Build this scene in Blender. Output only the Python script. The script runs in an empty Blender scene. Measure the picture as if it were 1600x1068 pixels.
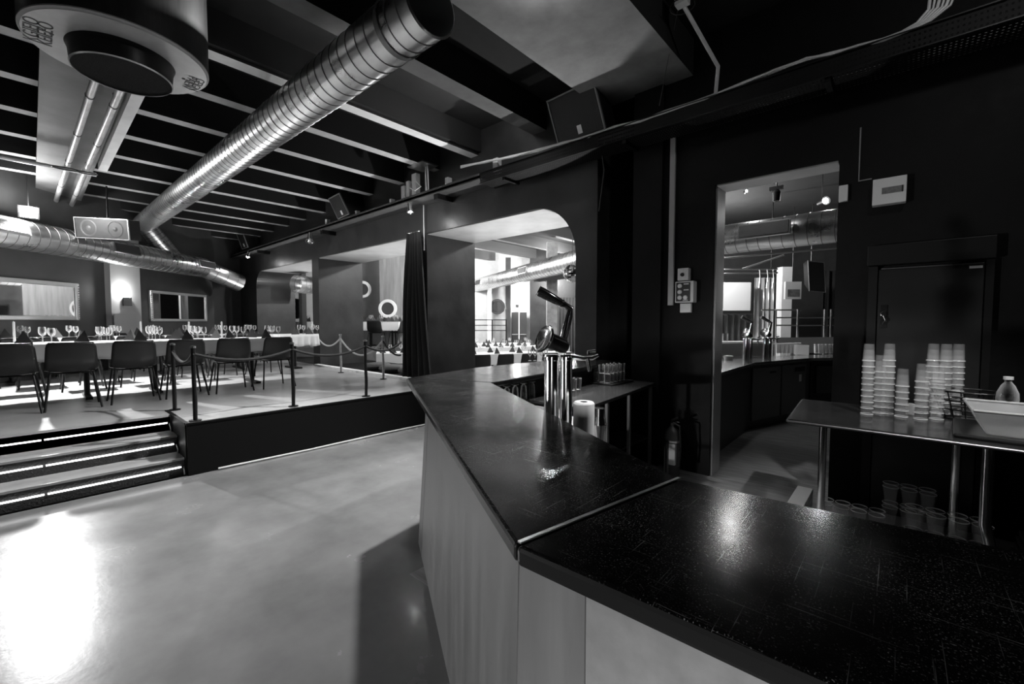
import bpy, math, random
from mathutils import Vector, Matrix
random.seed(7)
S = bpy.context.scene
COL = S.collection
R = math.radians
# ------------------------------------------------------------------ camera
FPX, EYE, YAW, PITCH = 675.0, 1.55, R(42), R(2.7)
cam_d = bpy.data.cameras.new('camera'); cam = bpy.data.objects.new('camera', cam_d); COL.objects.link(cam)
cam.location = (0, 0, EYE); cam.rotation_euler = (R(90) - PITCH, 0, YAW)
cam_d.sensor_width = 36; cam_d.lens = FPX / 1600 * 36; cam_d.clip_start = .02; cam_d.clip_end = 100
S.camera = cam
FW = Vector((-math.sin(YAW) * math.cos(PITCH), math.cos(YAW) * math.cos(PITCH), -math.sin(PITCH)))
RT = Vector((math.cos(YAW), math.sin(YAW), 0)); UP = RT.cross(FW)
EYEV = Vector((0, 0, EYE))
# ------------------------------------------------------------------ world, exposure
w = bpy.data.worlds.new('world'); S.world = w; w.use_nodes = True
w.node_tree.nodes['Background'].inputs[0].default_value = (1, 1, 1, 1)
w.node_tree.nodes['Background'].inputs[1].default_value = .003
S.view_settings.view_transform = 'Standard'; S.view_settings.look = 'None'
S.view_settings.gamma = 1; S.view_settings.exposure = 0; S.view_settings.use_curve_mapping = False
S.cycles.max_bounces = 6; S.cycles.transparent_max_bounces = 24; S.cycles.sample_clamp_indirect = 6
# ------------------------------------------------------------------ lamps
def lamp(name, loc, power, radius=.06, kind='POINT', aim=None, size=.5, spot=90, blend=.4, size_y=None):
    d = bpy.data.lights.new(name, kind); d.energy = power
    if kind in ('POINT', 'SPOT'): d.shadow_soft_size = radius
    if kind == 'SPOT': d.spot_size = R(spot); d.spot_blend = blend
    if kind == 'AREA':
        d.size = size
        if size_y: d.shape = 'RECTANGLE'; d.size_y = size_y
    o = bpy.data.objects.new(name, d); COL.objects.link(o); o.location = loc
    if aim is not None:
        o.rotation_euler = (Vector(aim) - Vector(loc)).to_track_quat('-Z', 'Y').to_euler()
    return o
lamp('stage_lamp_light', (-10.45, .03, 3.29), 2400, .06, 'SPOT', (-8.6, .4, 0), spot=93, blend=1.0)
lamp('stage_lamp_glow', (-10.55, .03, 3.42), 70, .06)
lamp('joist_lamp_light', (-3.77, 3.66, 4.17), 1350, .08, 'SPOT', (-2.7, .2, 0), spot=116, blend=.7)
lamp('bar_upper_fill', (.7, 2.4, 4.1), 22, .1)  # unseen fill, added to brighten the tray, cables and fuse box
lamp('ceiling_uplight', (-1.80, 2.27, 3.82), 90, .06, 'SPOT', (-1.83, 2.32, 4.3), spot=150, blend=.8)
lamp('bar_front_fill', (1.9, -2.6, .95), 900, .15, 'SPOT', (.25, .8, .45), spot=34, blend=.9)  # added low fill behind the camera, only for the right bar front
lamp('bar_panel_side_fill', (-5.0, -4.6, .40), 900, .12, 'SPOT', (-1.5, 1.1, .70), spot=30, blend=.9)  # added grazing fill that brightens the angled bar panel
lamp('side_table_fill', (.9, 2.3, 3.7), 330, .04, 'SPOT', (.15, 3.9, .9), spot=34, blend=.8)  # unseen spot added to brighten the cup stacks
lamp('arch_uplight_beam', (-4.1, 5.25, .75), 420, .05, 'SPOT', (-4.2, 5.2, 3), spot=110, blend=.9)
lamp('arch_uplight_beam', (-7.6, 5.3, .72), 320, .05, 'SPOT', (-7.6, 5.2, 3), spot=110, blend=.9)
lamp('arch_uplight_beam', (-12.4, 5.3, .72), 280, .05, 'SPOT', (-12.4, 5.2, 3), spot=110, blend=.9)
lamp('doorway_soffit_fill', (-1.0, 5.1, 1.1), 26, .05, 'SPOT', (-.9, 4.6, 2.9), spot=90, blend=.8)  # added fill from below to brighten the doorway soffit
lamp('paper_roll_fill', (-.35, 2.5, 3.4), 260, .03, 'SPOT', (-1.12, 1.75, 1.0), spot=14, blend=.6)  # narrow unseen spot added to whiten the paper roll
lamp('stage_fill', (-9.3, 2.4, 1.9), 65, .3)  # bare point without a fixture, added to brighten the stage
lamp('joist_lamp_glow', (-3.77, 3.5, 4.10), 14, .06)
lamp('underbar_fill', (-2.2, 4.1, 3.2), 380, .04, 'SPOT', (-2.15, 2.8, .9), spot=60, blend=.8)  # unseen spot added to pick out the glasses and workbench
lamp('dining_room_fill', (-9.2, 7.6, 3.5), 420, .1)  # unseen point added to brighten the panelled wall and its tables
lamp('dining_room_fill', (-13.0, 8.0, 3.2), 380, .1)  # unseen point added to brighten the view through the leftmost opening
lamp('dining_room_fill', (-5.4, 7.2, 3.75), 260, .08)  # this and the next three: unseen points added for bright walls
lamp('dining_room_fill', (-11.5, 9.5, 3.3), 420, .15)
lamp('dining_room_fill', (-8.5, 12.2, 3.2), 420, .15)
lamp('dining_room_fill', (-10.2, 13.8, 3.0), 560, .15)
lamp('taproom_lamp_light', (-1.9, 7.2, 3.9), 28, .08)
lamp('taproom_lamp_light', (-3.2, 11.0, 3.4), 260, .1)
# ------------------------------------------------------------------ surveying helpers (pixel ray met with a real plane)
def ray(x, y): return FW + RT * ((x - 800) / FPX) + UP * ((534 - y) / FPX)
def Zp(x, y, z): d = ray(x, y); return EYEV + d * ((z - EYE) / d.z)
def Yp(x, y, Y): d = ray(x, y); return EYEV + d * (Y / d.y)
def Xp(x, y, X): d = ray(x, y); return EYEV + d * (X / d.x)
def Dp(x, y, k): return EYEV + ray(x, y) * k
# ------------------------------------------------------------------ materials
MATS = {}
def mat(name, c, rough=.5, metal=0., bump=0., bscale=20., mottle=0., mscale=4., stretch=(1, 1, 1), spec=.5, rvar=0., emit=0., coat=0.):
    if name in MATS: return MATS[name]
    m = bpy.data.materials.new(name); m.use_nodes = True; nt = m.node_tree; n = nt.nodes; L = nt.links
    p = n['Principled BSDF']; p.inputs['Roughness'].default_value = rough; p.inputs['Metallic'].default_value = metal
    p.inputs['Specular IOR Level'].default_value = spec; p.inputs['Coat Weight'].default_value = coat; p.inputs['Coat Roughness'].default_value = .09
    p.inputs['Base Color'].default_value = (c, c, c, 1)
    tc = n.new('ShaderNodeTexCoord'); mp = n.new('ShaderNodeMapping'); mp.inputs['Scale'].default_value = stretch
    L.new(tc.outputs['Object'], mp.inputs['Vector'])
    if mottle or rvar:
        nz = n.new('ShaderNodeTexNoise'); nz.inputs['Scale'].default_value = mscale; nz.inputs['Detail'].default_value = 6; nz.inputs['Roughness'].default_value = .6
        L.new(mp.outputs[0], nz.inputs['Vector'])
        if mottle:
            mr = n.new('ShaderNodeMapRange'); mr.inputs[1].default_value = .22; mr.inputs[2].default_value = .78
            mr.inputs[3].default_value = c * (1 - mottle); mr.inputs[4].default_value = min(1, c * (1 + mottle))
            L.new(nz.outputs[0], mr.inputs[0]); L.new(mr.outputs[0], p.inputs['Base Color'])
        if rvar:
            m2 = n.new('ShaderNodeMapRange'); m2.inputs[1].default_value = .2; m2.inputs[2].default_value = .8
            m2.inputs[3].default_value = max(.02, rough - rvar); m2.inputs[4].default_value = min(1, rough + rvar)
            L.new(nz.outputs[0], m2.inputs[0]); L.new(m2.outputs[0], p.inputs['Roughness'])
    if bump:
        nb = n.new('ShaderNodeTexNoise'); nb.inputs['Scale'].default_value = bscale; nb.inputs['Detail'].default_value = 5
        L.new(mp.outputs[0], nb.inputs['Vector'])
        b = n.new('ShaderNodeBump'); b.inputs['Strength'].default_value = bump; b.inputs['Distance'].default_value = .01
        L.new(nb.outputs[0], b.inputs['Height']); L.new(b.outputs[0], p.inputs['Normal'])
    if emit:
        p.inputs['Emission Color'].default_value = (1, 1, 1, 1); p.inputs['Emission Strength'].default_value = emit
    MATS[name] = m; return m
def glassmat(name, tint=.92, refl=.9, rough=.03, edge_glint=.8):
    m = bpy.data.materials.new(name); m.use_nodes = True; nt = m.node_tree; n = nt.nodes; L = nt.links
    n.remove(n['Principled BSDF']); out = n['Material Output']
    t = n.new('ShaderNodeBsdfTransparent'); t.inputs[0].default_value = (tint,) * 3 + (1,)
    g = n.new('ShaderNodeBsdfGlossy'); g.inputs[0].default_value = (1, 1, 1, 1); g.inputs['Roughness'].default_value = rough
    f = n.new('ShaderNodeFresnel'); f.inputs[0].default_value = 1.6
    mu = n.new('ShaderNodeMath'); mu.operation = 'MULTIPLY'; mu.inputs[1].default_value = refl; L.new(f.outputs[0], mu.inputs[0])
    mx = n.new('ShaderNodeMixShader'); L.new(mu.outputs[0], mx.inputs[0]); L.new(t.outputs[0], mx.inputs[1]); L.new(g.outputs[0], mx.inputs[2])
    df = n.new('ShaderNodeBsdfDiffuse'); df.inputs[0].default_value = (.9, .9, .9, 1); lw = n.new('ShaderNodeLayerWeight'); lw.inputs[0].default_value = .35; m3 = n.new('ShaderNodeMath'); m3.operation = 'MULTIPLY'; m3.inputs[1].default_value = edge_glint; L.new(lw.outputs['Facing'], m3.inputs[0])  # diffuse white towards the edges stands in for glints on the glass
    m4 = n.new('ShaderNodeMixShader'); L.new(m3.outputs[0], m4.inputs[0]); L.new(mx.outputs[0], m4.inputs[1]); L.new(df.outputs[0], m4.inputs[2])
    L.new(m4.outputs[0], out.inputs[0]); return m
def frosted(name, c=.7, op=.35):
    m = bpy.data.materials.new(name); m.use_nodes = True; nt = m.node_tree; n = nt.nodes; L = nt.links
    p = n['Principled BSDF']; p.inputs['Base Color'].default_value = (c, c, c, 1); p.inputs['Roughness'].default_value = .18
    t = n.new('ShaderNodeBsdfTransparent'); mx = n.new('ShaderNodeMixShader'); mx.inputs[0].default_value = op
    L.new(t.outputs[0], mx.inputs[1]); L.new(p.outputs[0], mx.inputs[2]); L.new(mx.outputs[0], n['Material Output'].inputs[0]); return m
def countermat():
    m = bpy.data.materials.new('scratched_black_counter'); m.use_nodes = True; nt = m.node_tree; n = nt.nodes; L = nt.links
    p = n['Principled BSDF']; p.inputs['Specular IOR Level'].default_value = .22; tc = n.new('ShaderNodeTexCoord')
    nz = n.new('ShaderNodeTexNoise'); nz.inputs['Scale'].default_value = 3.2; nz.inputs['Detail'].default_value = 8; nz.inputs['Roughness'].default_value = .7
    L.new(tc.outputs['Object'], nz.inputs['Vector'])
    # fine specks and scratches worn into the lacquer
    def layer(scale, rot, lo, hi, dist):
        mp = n.new('ShaderNodeMapping'); mp.inputs['Scale'].default_value = scale; mp.inputs['Rotation'].default_value = (0, 0, rot)
        L.new(tc.outputs['Object'], mp.inputs['Vector'])
        v = n.new('ShaderNodeTexNoise'); v.inputs['Scale'].default_value = 1; v.inputs['Detail'].default_value = 3; v.inputs['Distortion'].default_value = dist
        L.new(mp.outputs[0], v.inputs['Vector'])
        r = n.new('ShaderNodeMapRange'); r.inputs[1].default_value = lo; r.inputs[2].default_value = hi; L.new(v.outputs[0], r.inputs[0]); return r
    l1 = layer((300, 300, 1), 0, .60, .74, .2); l2 = layer((4, 420, 1), .9, .665, .75, .15); l3 = layer((400, 4, 1), .5, .67, .75, .15); l4 = layer((110, 110, 1), 0, .68, .84, 1.2)
    def mx(a, b):
        q = n.new('ShaderNodeMath'); q.operation = 'MAXIMUM'; L.new(a.outputs[0], q.inputs[0]); L.new(b.outputs[0], q.inputs[1]); return q
    s = mx(mx(l1, l2), mx(l3, l4))
    patch = n.new('ShaderNodeMapRange'); patch.inputs[1].default_value = .34; patch.inputs[2].default_value = .56; L.new(nz.outputs[0], patch.inputs[0])
    mul = n.new('ShaderNodeMath'); mul.operation = 'MULTIPLY'; L.new(s.outputs[0], mul.inputs[0]); L.new(patch.outputs[0], mul.inputs[1])
    cr = n.new('ShaderNodeMapRange'); cr.inputs[3].default_value = .003; cr.inputs[4].default_value = .5; L.new(mul.outputs[0], cr.inputs[0]); L.new(cr.outputs[0], p.inputs['Base Color'])
    rr = n.new('ShaderNodeMapRange'); rr.inputs[1].default_value = .3; rr.inputs[2].default_value = .7; rr.inputs[3].default_value = .12; rr.inputs[4].default_value = .24
    L.new(nz.outputs[0], rr.inputs[0]); L.new(rr.outputs[0], p.inputs['Roughness'])
    nb = n.new('ShaderNodeTexNoise'); nb.inputs['Scale'].default_value = 60; b = n.new('ShaderNodeBump'); b.inputs['Strength'].default_value = .03; b.inputs['Distance'].default_value = .001
    L.new(tc.outputs['Object'], nb.inputs['Vector']); L.new(nb.outputs[0], b.inputs['Height']); L.new(b.outputs[0], p.inputs['Normal'])
    return m
def slotmat():   # black perforated sheet: rows of real see-through holes, cut by pattern
    m = bpy.data.materials.new('perforated_black_steel'); m.use_nodes = True; nt = m.node_tree; n = nt.nodes; L = nt.links
    p = n['Principled BSDF']; p.inputs['Base Color'].default_value = (.006,) * 3 + (1,); p.inputs['Roughness'].default_value = .55; p.inputs['Specular IOR Level'].default_value = .2
    tc = n.new('ShaderNodeTexCoord'); sp = n.new('ShaderNodeSeparateXYZ'); L.new(tc.outputs['Object'], sp.inputs[0])
    def sq(sock, f, th):
        a = n.new('ShaderNodeMath'); a.operation = 'MULTIPLY'; a.inputs[1].default_value = f; L.new(sock, a.inputs[0])
        b = n.new('ShaderNodeMath'); b.operation = 'FRACT'; L.new(a.outputs[0], b.inputs[0])
        c = n.new('ShaderNodeMath'); c.operation = 'LESS_THAN'; c.inputs[1].default_value = th; L.new(b.outputs[0], c.inputs[0]); return c
    ax = sq(sp.outputs[0], 38, .42)
    sm = n.new('ShaderNodeMath'); L.new(sp.outputs[1], sm.inputs[0]); L.new(sp.outputs[2], sm.inputs[1])
    az = sq(sm.outputs[0], 26, .34)
    mu = n.new('ShaderNodeMath'); mu.operation = 'MULTIPLY'; L.new(ax.outputs[0], mu.inputs[0]); L.new(az.outputs[0], mu.inputs[1])
    t = n.new('ShaderNodeBsdfTransparent'); mx = n.new('ShaderNodeMixShader')
    L.new(mu.outputs[0], mx.inputs[0]); L.new(p.outputs[0], mx.inputs[1]); L.new(t.outputs[0], mx.inputs[2]); L.new(mx.outputs[0], n['Material Output'].inputs[0]); return m
wall_black = mat('black_painted_plaster', .003, .6, spec=.2, bump=.25, bscale=14, mottle=.5, mscale=3, rvar=.12)
wall_dark = mat('charcoal_painted_plaster', .032, .40, bump=.2, bscale=9, mottle=.45, mscale=2.2, rvar=.1)
wall_grey = mat('grey_painted_wall', .06, .6, mottle=.3, mscale=1.5)
white_wall = mat('white_painted_wall', .75, .7, mottle=.08)
pale_board = mat('pale_board_panelling', .28, .55, mottle=.35, mscale=2, stretch=(6, 6, .5))
soffit_m = mat('grey_gloss_soffit', .35, .4, mottle=.25, mscale=2.5)
concrete = mat('sealed_concrete', .175, .25, bump=.05, bscale=25, mottle=.35, mscale=1.6, rvar=.05, coat=.10, spec=.4)
stage_floor = mat('polished_stage_vinyl', .42, .22, bump=.02, bscale=8, mottle=.15, mscale=1.2, rvar=.05)
plank = mat('worn_floor_planks', .24, .6, mottle=.5, mscale=3, stretch=(1, 9, 1), bump=.2)
ceil_m = mat('black_ceiling', .010, .9, mottle=.4)
joist_m = mat('light_raised_joist', .42, .8, mottle=.25, mscale=5)  # undersides only; light from below is put into this lighter grey
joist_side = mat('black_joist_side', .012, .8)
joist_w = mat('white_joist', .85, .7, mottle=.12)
joist_d = mat('dark_grey_joist', .10, .8, mottle=.3)
steel = mat('galvanised_steel', .80, .30, 1, mottle=.15, mscale=3.5, rvar=.07)
chromeless = None
seam = mat('duct_seam', .22, .5, 1)
chrome = mat('chrome', .95, .13, 1)
brushed = mat('brushed_steel', .65, .28, 1)
blackm = mat('black_metal', .008, .4, .0, spec=.3)
blackp = mat('black_plastic', .015, .35)
chairm = mat('charcoal_plastic', .022, .33)
rubber = mat('matt_black', .008, .8)
grille = mat('dark_speaker_grille', .02, .6, bump=.6, bscale=220)
greyp = mat('grey_grille', .03, .6, bump=.4, bscale=120)
cloth = mat('white_linen', .82, .85, bump=.1, bscale=60)
napkin = mat('dark_grey_napkin', .035, .8, bump=.1, bscale=80)
whitep = mat('white_plastic', .70, .4)
paper = mat('white_paper', .85, .8)
wood_front = mat('grey_stained_plywood', .125, .42, mottle=.28, mscale=2.2, stretch=(5, 5, .6), rvar=.08)
wood_edge = mat('black_counter_edge', .012, .22, rvar=.05)
counter = countermat()
velvet = mat('black_velvet', .014, .85, bump=.1, bscale=40)
led = mat('led_strip', .9, .5, emit=5)
bulb = mat('lit_bulb', .9, .5, emit=60)
sconce_em = mat('lit_sconce', .9, .5, emit=14)
screen_m = mat('projection_screen', .62, .8)
mirror_m = mat('mirror_glass', .85, .02, 1)
silverf = mat('silver_frame', .65, .35, .6, bump=.3, bscale=30)
glass = glassmat('clear_glass', .93, 1.0, .05)
plastic = frosted('clear_plastic', .85, .10); rimp = frosted('plastic_rim', .9, .55)
tubm = frosted('milky_plastic', .6, .45)
tread_m = mat('step_tread', .34, .3, mottle=.2)
riser_m = mat('ribbed_black_riser', .03, .35, bump=.9, bscale=70)
foam = mat('pale_strip', .45, .8, bump=.3)
slot = slotmat()
# ------------------------------------------------------------------ mesh building
class MB:
    def __init__(s): s.v = []; s.f = []; s.mi = []; s.cur = 0
    def _add(s, vs, fs):
        b = len(s.v); s.v += [tuple(v) for v in vs]
        for f in fs: s.f.append([b + i for i in f]); s.mi.append(s.cur)
        return s
    def m(s, i): s.cur = i; return s
    def box(s, x0, x1, y0, y1, z0, z1):
        vs = [(x, y, z) for z in (z0, z1) for x, y in ((x0, y0), (x1, y0), (x1, y1), (x0, y1))]
        return s._add(vs, [(3, 2, 1, 0), (4, 5, 6, 7), (0, 1, 5, 4), (1, 2, 6, 5), (2, 3, 7, 6), (3, 0, 4, 7)])
    def obox(s, c, ax, ay, az):     # oriented box: centre and half vectors
        c, ax, ay, az = map(Vector, (c, ax, ay, az))
        vs = [c + ax * i + ay * j + az * k for k in (-1, 1) for i, j in ((-1, -1), (1, -1), (1, 1), (-1, 1))]
        return s._add(vs, [(3, 2, 1, 0), (4, 5, 6, 7), (0, 1, 5, 4), (1, 2, 6, 5), (2, 3, 7, 6), (3, 0, 4, 7)])
    def ext(s, poly, vec):          # closed polygon (3d points) pushed along vec
        P = [Vector(p) for p in poly]; n = len(P); v = Vector(vec)
        vs = P + [p + v for p in P]
        return s._add(vs, [list(range(n))[::-1], [n + i for i in range(n)]] + [(i, (i + 1) % n, n + (i + 1) % n, n + i) for i in range(n)])
    def prism(s, poly, z0, z1): return s.ext([(p[0], p[1], z0) for p in poly], (0, 0, z1 - z0))
    def frust(s, bot, top):         # two polygons of equal count
        n = len(bot); return s._add(list(bot) + list(top), [list(range(n))[::-1], [n + i for i in range(n)]] + [(i, (i + 1) % n, n + (i + 1) % n, n + i) for i in range(n)])
    def tube(s, pts, r, n=10, caps=True):
        P = [Vector(p) for p in pts]; rs = r if isinstance(r, (list, tuple)) else [r] * len(P)
        t0 = (P[1] - P[0]).normalized(); a = t0.orthogonal().normalized(); vs = []
        for i, p in enumerate(P):
            if i == 0: t = t0
            elif i == len(P) - 1: t = (P[i] - P[i - 1]).normalized()
            else:
                t = ((P[i] - P[i - 1]).normalized() + (P[i + 1] - P[i]).normalized())
                t = t.normalized() if t.length > 1e-6 else (P[i + 1] - P[i]).normalized()
            a = (a - t * a.dot(t)).normalized(); b = t.cross(a)
            for k in range(n):
                th = 2 * math.pi * k / n; vs.append(p + (a * math.cos(th) + b * math.sin(th)) * rs[i])
        fs = [(i * n + k, i * n + (k + 1) % n, (i + 1) * n + (k + 1) % n, (i + 1) * n + k) for i in range(len(P) - 1) for k in range(n)]
        if caps: fs += [list(range(n))[::-1], [(len(P) - 1) * n + k for k in range(n)]]
        return s._add(vs, fs)
    def lathe(s, prof, c=(0, 0, 0), n=20, axis=None):   # profile [(r, h)]
        c = Vector(c); z = Vector(axis).normalized() if axis is not None else Vector((0, 0, 1))
        a = z.orthogonal().normalized() if axis is not None else Vector((1, 0, 0)); b = z.cross(a); vs = []
        for r, h in prof:
            for k in range(n):
                th = 2 * math.pi * k / n; vs.append(c + z * h + (a * math.cos(th) + b * math.sin(th)) * max(r, 1e-5))
        fs = [(i * n + k, i * n + (k + 1) % n, (i + 1) * n + (k + 1) % n, (i + 1) * n + k) for i in range(len(prof) - 1) for k in range(n)]
        return s._add(vs, fs)
    def grid(s, fn, nu, nv):
        vs = [fn(i / nu, j / nv) for j in range(nv + 1) for i in range(nu + 1)]
        return s._add(vs, [(j * (nu + 1) + i, j * (nu + 1) + i + 1, (j + 1) * (nu + 1) + i + 1, (j + 1) * (nu + 1) + i) for j in range(nv) for i in range(nu)])
    def build(s, name, mats, parent=None, smooth=False, bevel=0, solid=0, sub=0):
        me = bpy.data.meshes.new(name); me.from_pydata(s.v, [], s.f)
        ms = mats if isinstance(mats, (list, tuple)) else [mats]
        for m in ms: me.materials.append(m)
        for i, p in enumerate(me.polygons): p.material_index = min(s.mi[i], len(ms) - 1); p.use_smooth = smooth
        import bmesh
        bm = bmesh.new(); bm.from_mesh(me); bmesh.ops.recalc_face_normals(bm, faces=bm.faces); bm.to_mesh(me); bm.free()
        if smooth:
            try: me.set_sharp_from_angle(angle=R(40))
            except Exception: pass
        o = bpy.data.objects.new(name, me); COL.objects.link(o)
        if parent is not None:
            o.parent = parent; T = Vector(parent.location); q = parent
            while q.parent is not None: q = q.parent; T += Vector(q.location) * 0
            if parent.type == 'EMPTY' : o.matrix_parent_inverse = Matrix.Translation(-Vector(parent.location))
        if solid: md = o.modifiers.new('solid', 'SOLIDIFY'); md.thickness = solid; md.offset = 0
        if sub: md = o.modifiers.new('sub', 'SUBSURF'); md.levels = sub; md.render_levels = sub
        if bevel:
            md = o.modifiers.new('bevel', 'BEVEL'); md.width = bevel; md.segments = 2; md.limit_method = 'ANGLE'; md.angle_limit = R(35)
        return o
def tag(o, label, cat, group=None, kind=None):
    o['label'] = label; o['category'] = cat
    if group: o['group'] = group
    if kind: o['kind'] = kind
    return o
def thing(name, label, cat, loc=(0, 0, 0), group=None, rz=0):
    o = bpy.data.objects.new(name, None); COL.objects.link(o); o.location = loc; o.rotation_euler = (0, 0, rz); o.empty_display_size = .1
    return tag(o, label, cat, group)
def struct(o): o['kind'] = 'structure'; return o
def dup(root, loc, rz=0, label=None, group=None, scale=None):
    kids = list(root.children)
    r = root.copy(); COL.objects.link(r); r.location = loc; r.rotation_euler = (0, 0, rz)
    if scale: r.scale = (scale,) * 3 if not isinstance(scale, (tuple, list)) else scale
    if label: r['label'] = label
    if group: r['group'] = group
    for ch in kids:
        c = ch.copy(); COL.objects.link(c); c.parent = r
        for g in list(ch.children):
            d = g.copy(); COL.objects.link(d); d.parent = c
    return r
ORD = ['first', 'second', 'third', 'fourth', 'fifth', 'sixth', 'seventh', 'eighth', 'ninth', 'tenth', 'eleventh', 'twelfth', 'thirteenth', 'fourteenth', 'fifteenth', 'sixteenth']
# ================================================================== SETTING
YW, YB, TOP, STG = 4.5, 5.6, 4.35, .53
WD = Vector((-.69, .725, 0)).normalized(); WN = Vector((-WD.y, WD.x, 0)) * 1  # left wall direction; WN points away from the room
W0 = Vector((-11.28, -.15, 0))
def on_wall(x, y, off=0.):
    d = ray(x, y); P = W0 - WN * off
    # solve EYE + t d = P + s WD
    det = d.x * (-WD.y) + WD.x * d.y
    t = (P.x * (-WD.y) + WD.x * P.y) / det
    return EYEV + d * t
struct(MB().prism([(-5.3, -7), (4, -7), (4, 1.5), (-2.2, 1.5), (-2.2, 4.5), (-5.3, 4.5)], -.1, 0).build('floor', concrete))
struct(MB().prism([(-2.2, 1.5), (4, 1.5), (4, 13), (-2.2, 13)], -.1, 0).build('floor_taproom', plank))
struct(MB().box(-20, -2.2, 4.5, 24, -.1, 0).build('floor_dining_room', concrete))
struct(MB().prism([(-17, -7), (-5.95, -7), (-5.95, 1.02), (-5.3, 1.02), (-5.3, 4.5), (-17, 4.5)], 0.005, STG).build('floor_stage', [stage_floor]))
struct(MB().box(-14.27, -3.0, 4.5, 6.0, .005, STG - .01).build('trim_1', wall_black))
# stage skirt (black) in front of the platform edge
struct(MB().box(-5.3, -5.27, 1.0, 4.5, 0, STG - .012).box(-5.95, -5.3, .99, 1.02, 0, STG - .012).box(-5.3, -5.262, .99, 4.5, STG - .012, STG + .006).box(-6.25, -5.3, .985, 1.02, STG - .012, STG + .006).build('trim_2', mat('black_stage_skirt', .004, .5, spec=.2)))
struct(MB().box(-18, 4.1, -7.2, 4.5, TOP, TOP + .15).build('ceiling', ceil_m))
struct(MB().box(-20, 4.1, 4.5, 24, TOP, TOP + .15).build('ceiling_dining_room', ceil_m))
struct(MB().box(4, 4.15, -7, 13, 0, TOP).build('wall_right', wall_black))
struct(MB().box(-17, 4, -7.15, -7, 0, TOP).build('wall_front', wall_black))
a = W0 - WD * 9.5; b = W0 + WD * 6.6
struct(MB().ext([a, b, b + WN * .2, a + WN * .2], (0, 0, TOP)).build('wall_left', wall_grey))
# arcade wall
m = MB()
m.box(-16.2, -2.7, YW, YB, 3.03, TOP)
m.box(-16.2, -14.27, YW, YB, 0, 3.03)
m.box(-10.45, -10.1, YW, YB, 0, 3.03)
m.box(-6.4, -5.98, YW, YB, 0, 3.03)
m.box(-3.0, -2.7, YW, YB, 0, 3.03)
def fillet(cx, cz, r, sx):   # corner filler; (cx,cz) = the sharp corner
    pts = [(cx, YW, cz)]
    for k in range(13):
        t = math.pi / 2 * k / 12; pts.append((cx + sx * (r - r * math.sin(t)), YW, cz - (r - r * math.cos(t))))
    m.ext(pts, (0, YB - YW, 0))
fillet(-3.0, 3.03, .65, -1); fillet(-14.27, 3.03, .5, 1)
struct(m.build('wall_back', wall_dark))
m = MB()
m.box(-2.7, -1.9, YW + .9, YB, 0, TOP); m.box(-2.22, -1.9, YW - .05, YW + .9, 0, TOP)
m.box(-1.9, -1.39, YW, 4.78, 0, TOP); m.box(-1.39, -.42, YW, 4.78, 2.88, TOP); m.box(-.42, 4, YW, 4.78, 0, TOP)
struct(m.build('wall_bar', wall_black))
struct(MB().box(-14.1, -3.1, YW + .02, YB - .01, 3.015, 3.03).build('trim_3', soffit_m))
struct(MB().box(-1.375, -.43, YW + .01, 4.775, 2.865, 2.879).box(-1.389, -1.372, YW + .03, 4.775, 0, 2.87).build('trim_4', soffit_m))
# ceiling joists: undersides at z = 4
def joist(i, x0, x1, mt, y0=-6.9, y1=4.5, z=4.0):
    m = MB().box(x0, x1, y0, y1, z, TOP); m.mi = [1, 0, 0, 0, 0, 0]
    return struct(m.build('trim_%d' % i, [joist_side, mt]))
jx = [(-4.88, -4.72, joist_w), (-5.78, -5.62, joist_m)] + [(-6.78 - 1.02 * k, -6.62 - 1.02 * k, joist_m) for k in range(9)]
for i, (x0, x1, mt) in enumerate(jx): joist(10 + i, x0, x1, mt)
joist(30, -3.68, -3.46, joist_d); joist(31, -2.65, -1.62, mat('glow_raised_underside', .26, .7, mottle=.3))  # wide beam's underside is lightened; the lamp glow is put into its colour
struct(MB().box(-4.72, -4.66, -6.9, 4.5, 4.03, TOP).build('trim_32', joist_side))
for k in range(7): struct(MB().box(-14 + 1.6 * k, -13.82 + 1.6 * k, 5.6, 22, 4.0, TOP).build('trim_%d' % (40 + k), mat('dining_joist', .10, .8)))
# pale longitudinal beam with pipes under it
struct(MB().box(-15.5, -4.66, .13, .74, 3.93, 4.0).build('trim_50', mat('pale_plaster_beam', .16, .7, mottle=.3, mscale=2)))
struct(MB().box(-9.2, -4.66, .76, .86, 3.86, 4.0).build('trim_51', joist_w))
# room beyond the arcade
gw = mat('room_grey_wall', .20, .6, mottle=.25, mscale=1.2)
P1, P2 = Dp(380, 500, 15.5), Dp(560, 500, 13.6); P3 = Dp(735, 500, 16.5); P4 = Dp(915, 500, 19.5)
def wallseg(name, A, B, z0, z1, mt, th=.15):
    d = (B - A); d.z = 0; n = Vector((-d.y, d.x, 0)).normalized()
    if n.dot(FW) < 0: n = -n
    A = Vector((A.x, A.y, z0)); B = Vector((B.x, B.y, z0))
    return MB().ext([A, B, B + n * th, A + n * th], (0, 0, z1 - z0)).build(name, mt)
struct(wallseg('wall_dining_left', Dp(400, 500, 15.6), Dp(545, 500, 15.2), 0, TOP, white_wall))
struct(wallseg('wall_dining_corner', Dp(545, 500, 14.6), Dp(594, 500, 14.1), 0, TOP, gw))
struct(wallseg('wall_dining_panel', Dp(594, 500, 13.8), Dp(700, 500, 13.8), 0, TOP, pale_board))
struct(wallseg('wall_dining_far', Dp(700, 500, 17.5), Dp(920, 500, 17.5), 0, TOP, mat('lit_grey_wall', .42, .7, mottle=.15)))
struct(wallseg('wall_dining_dark', Dp(828, 500, 16.9), Dp(905, 500, 16.9), 0, TOP, wall_dark))
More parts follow.
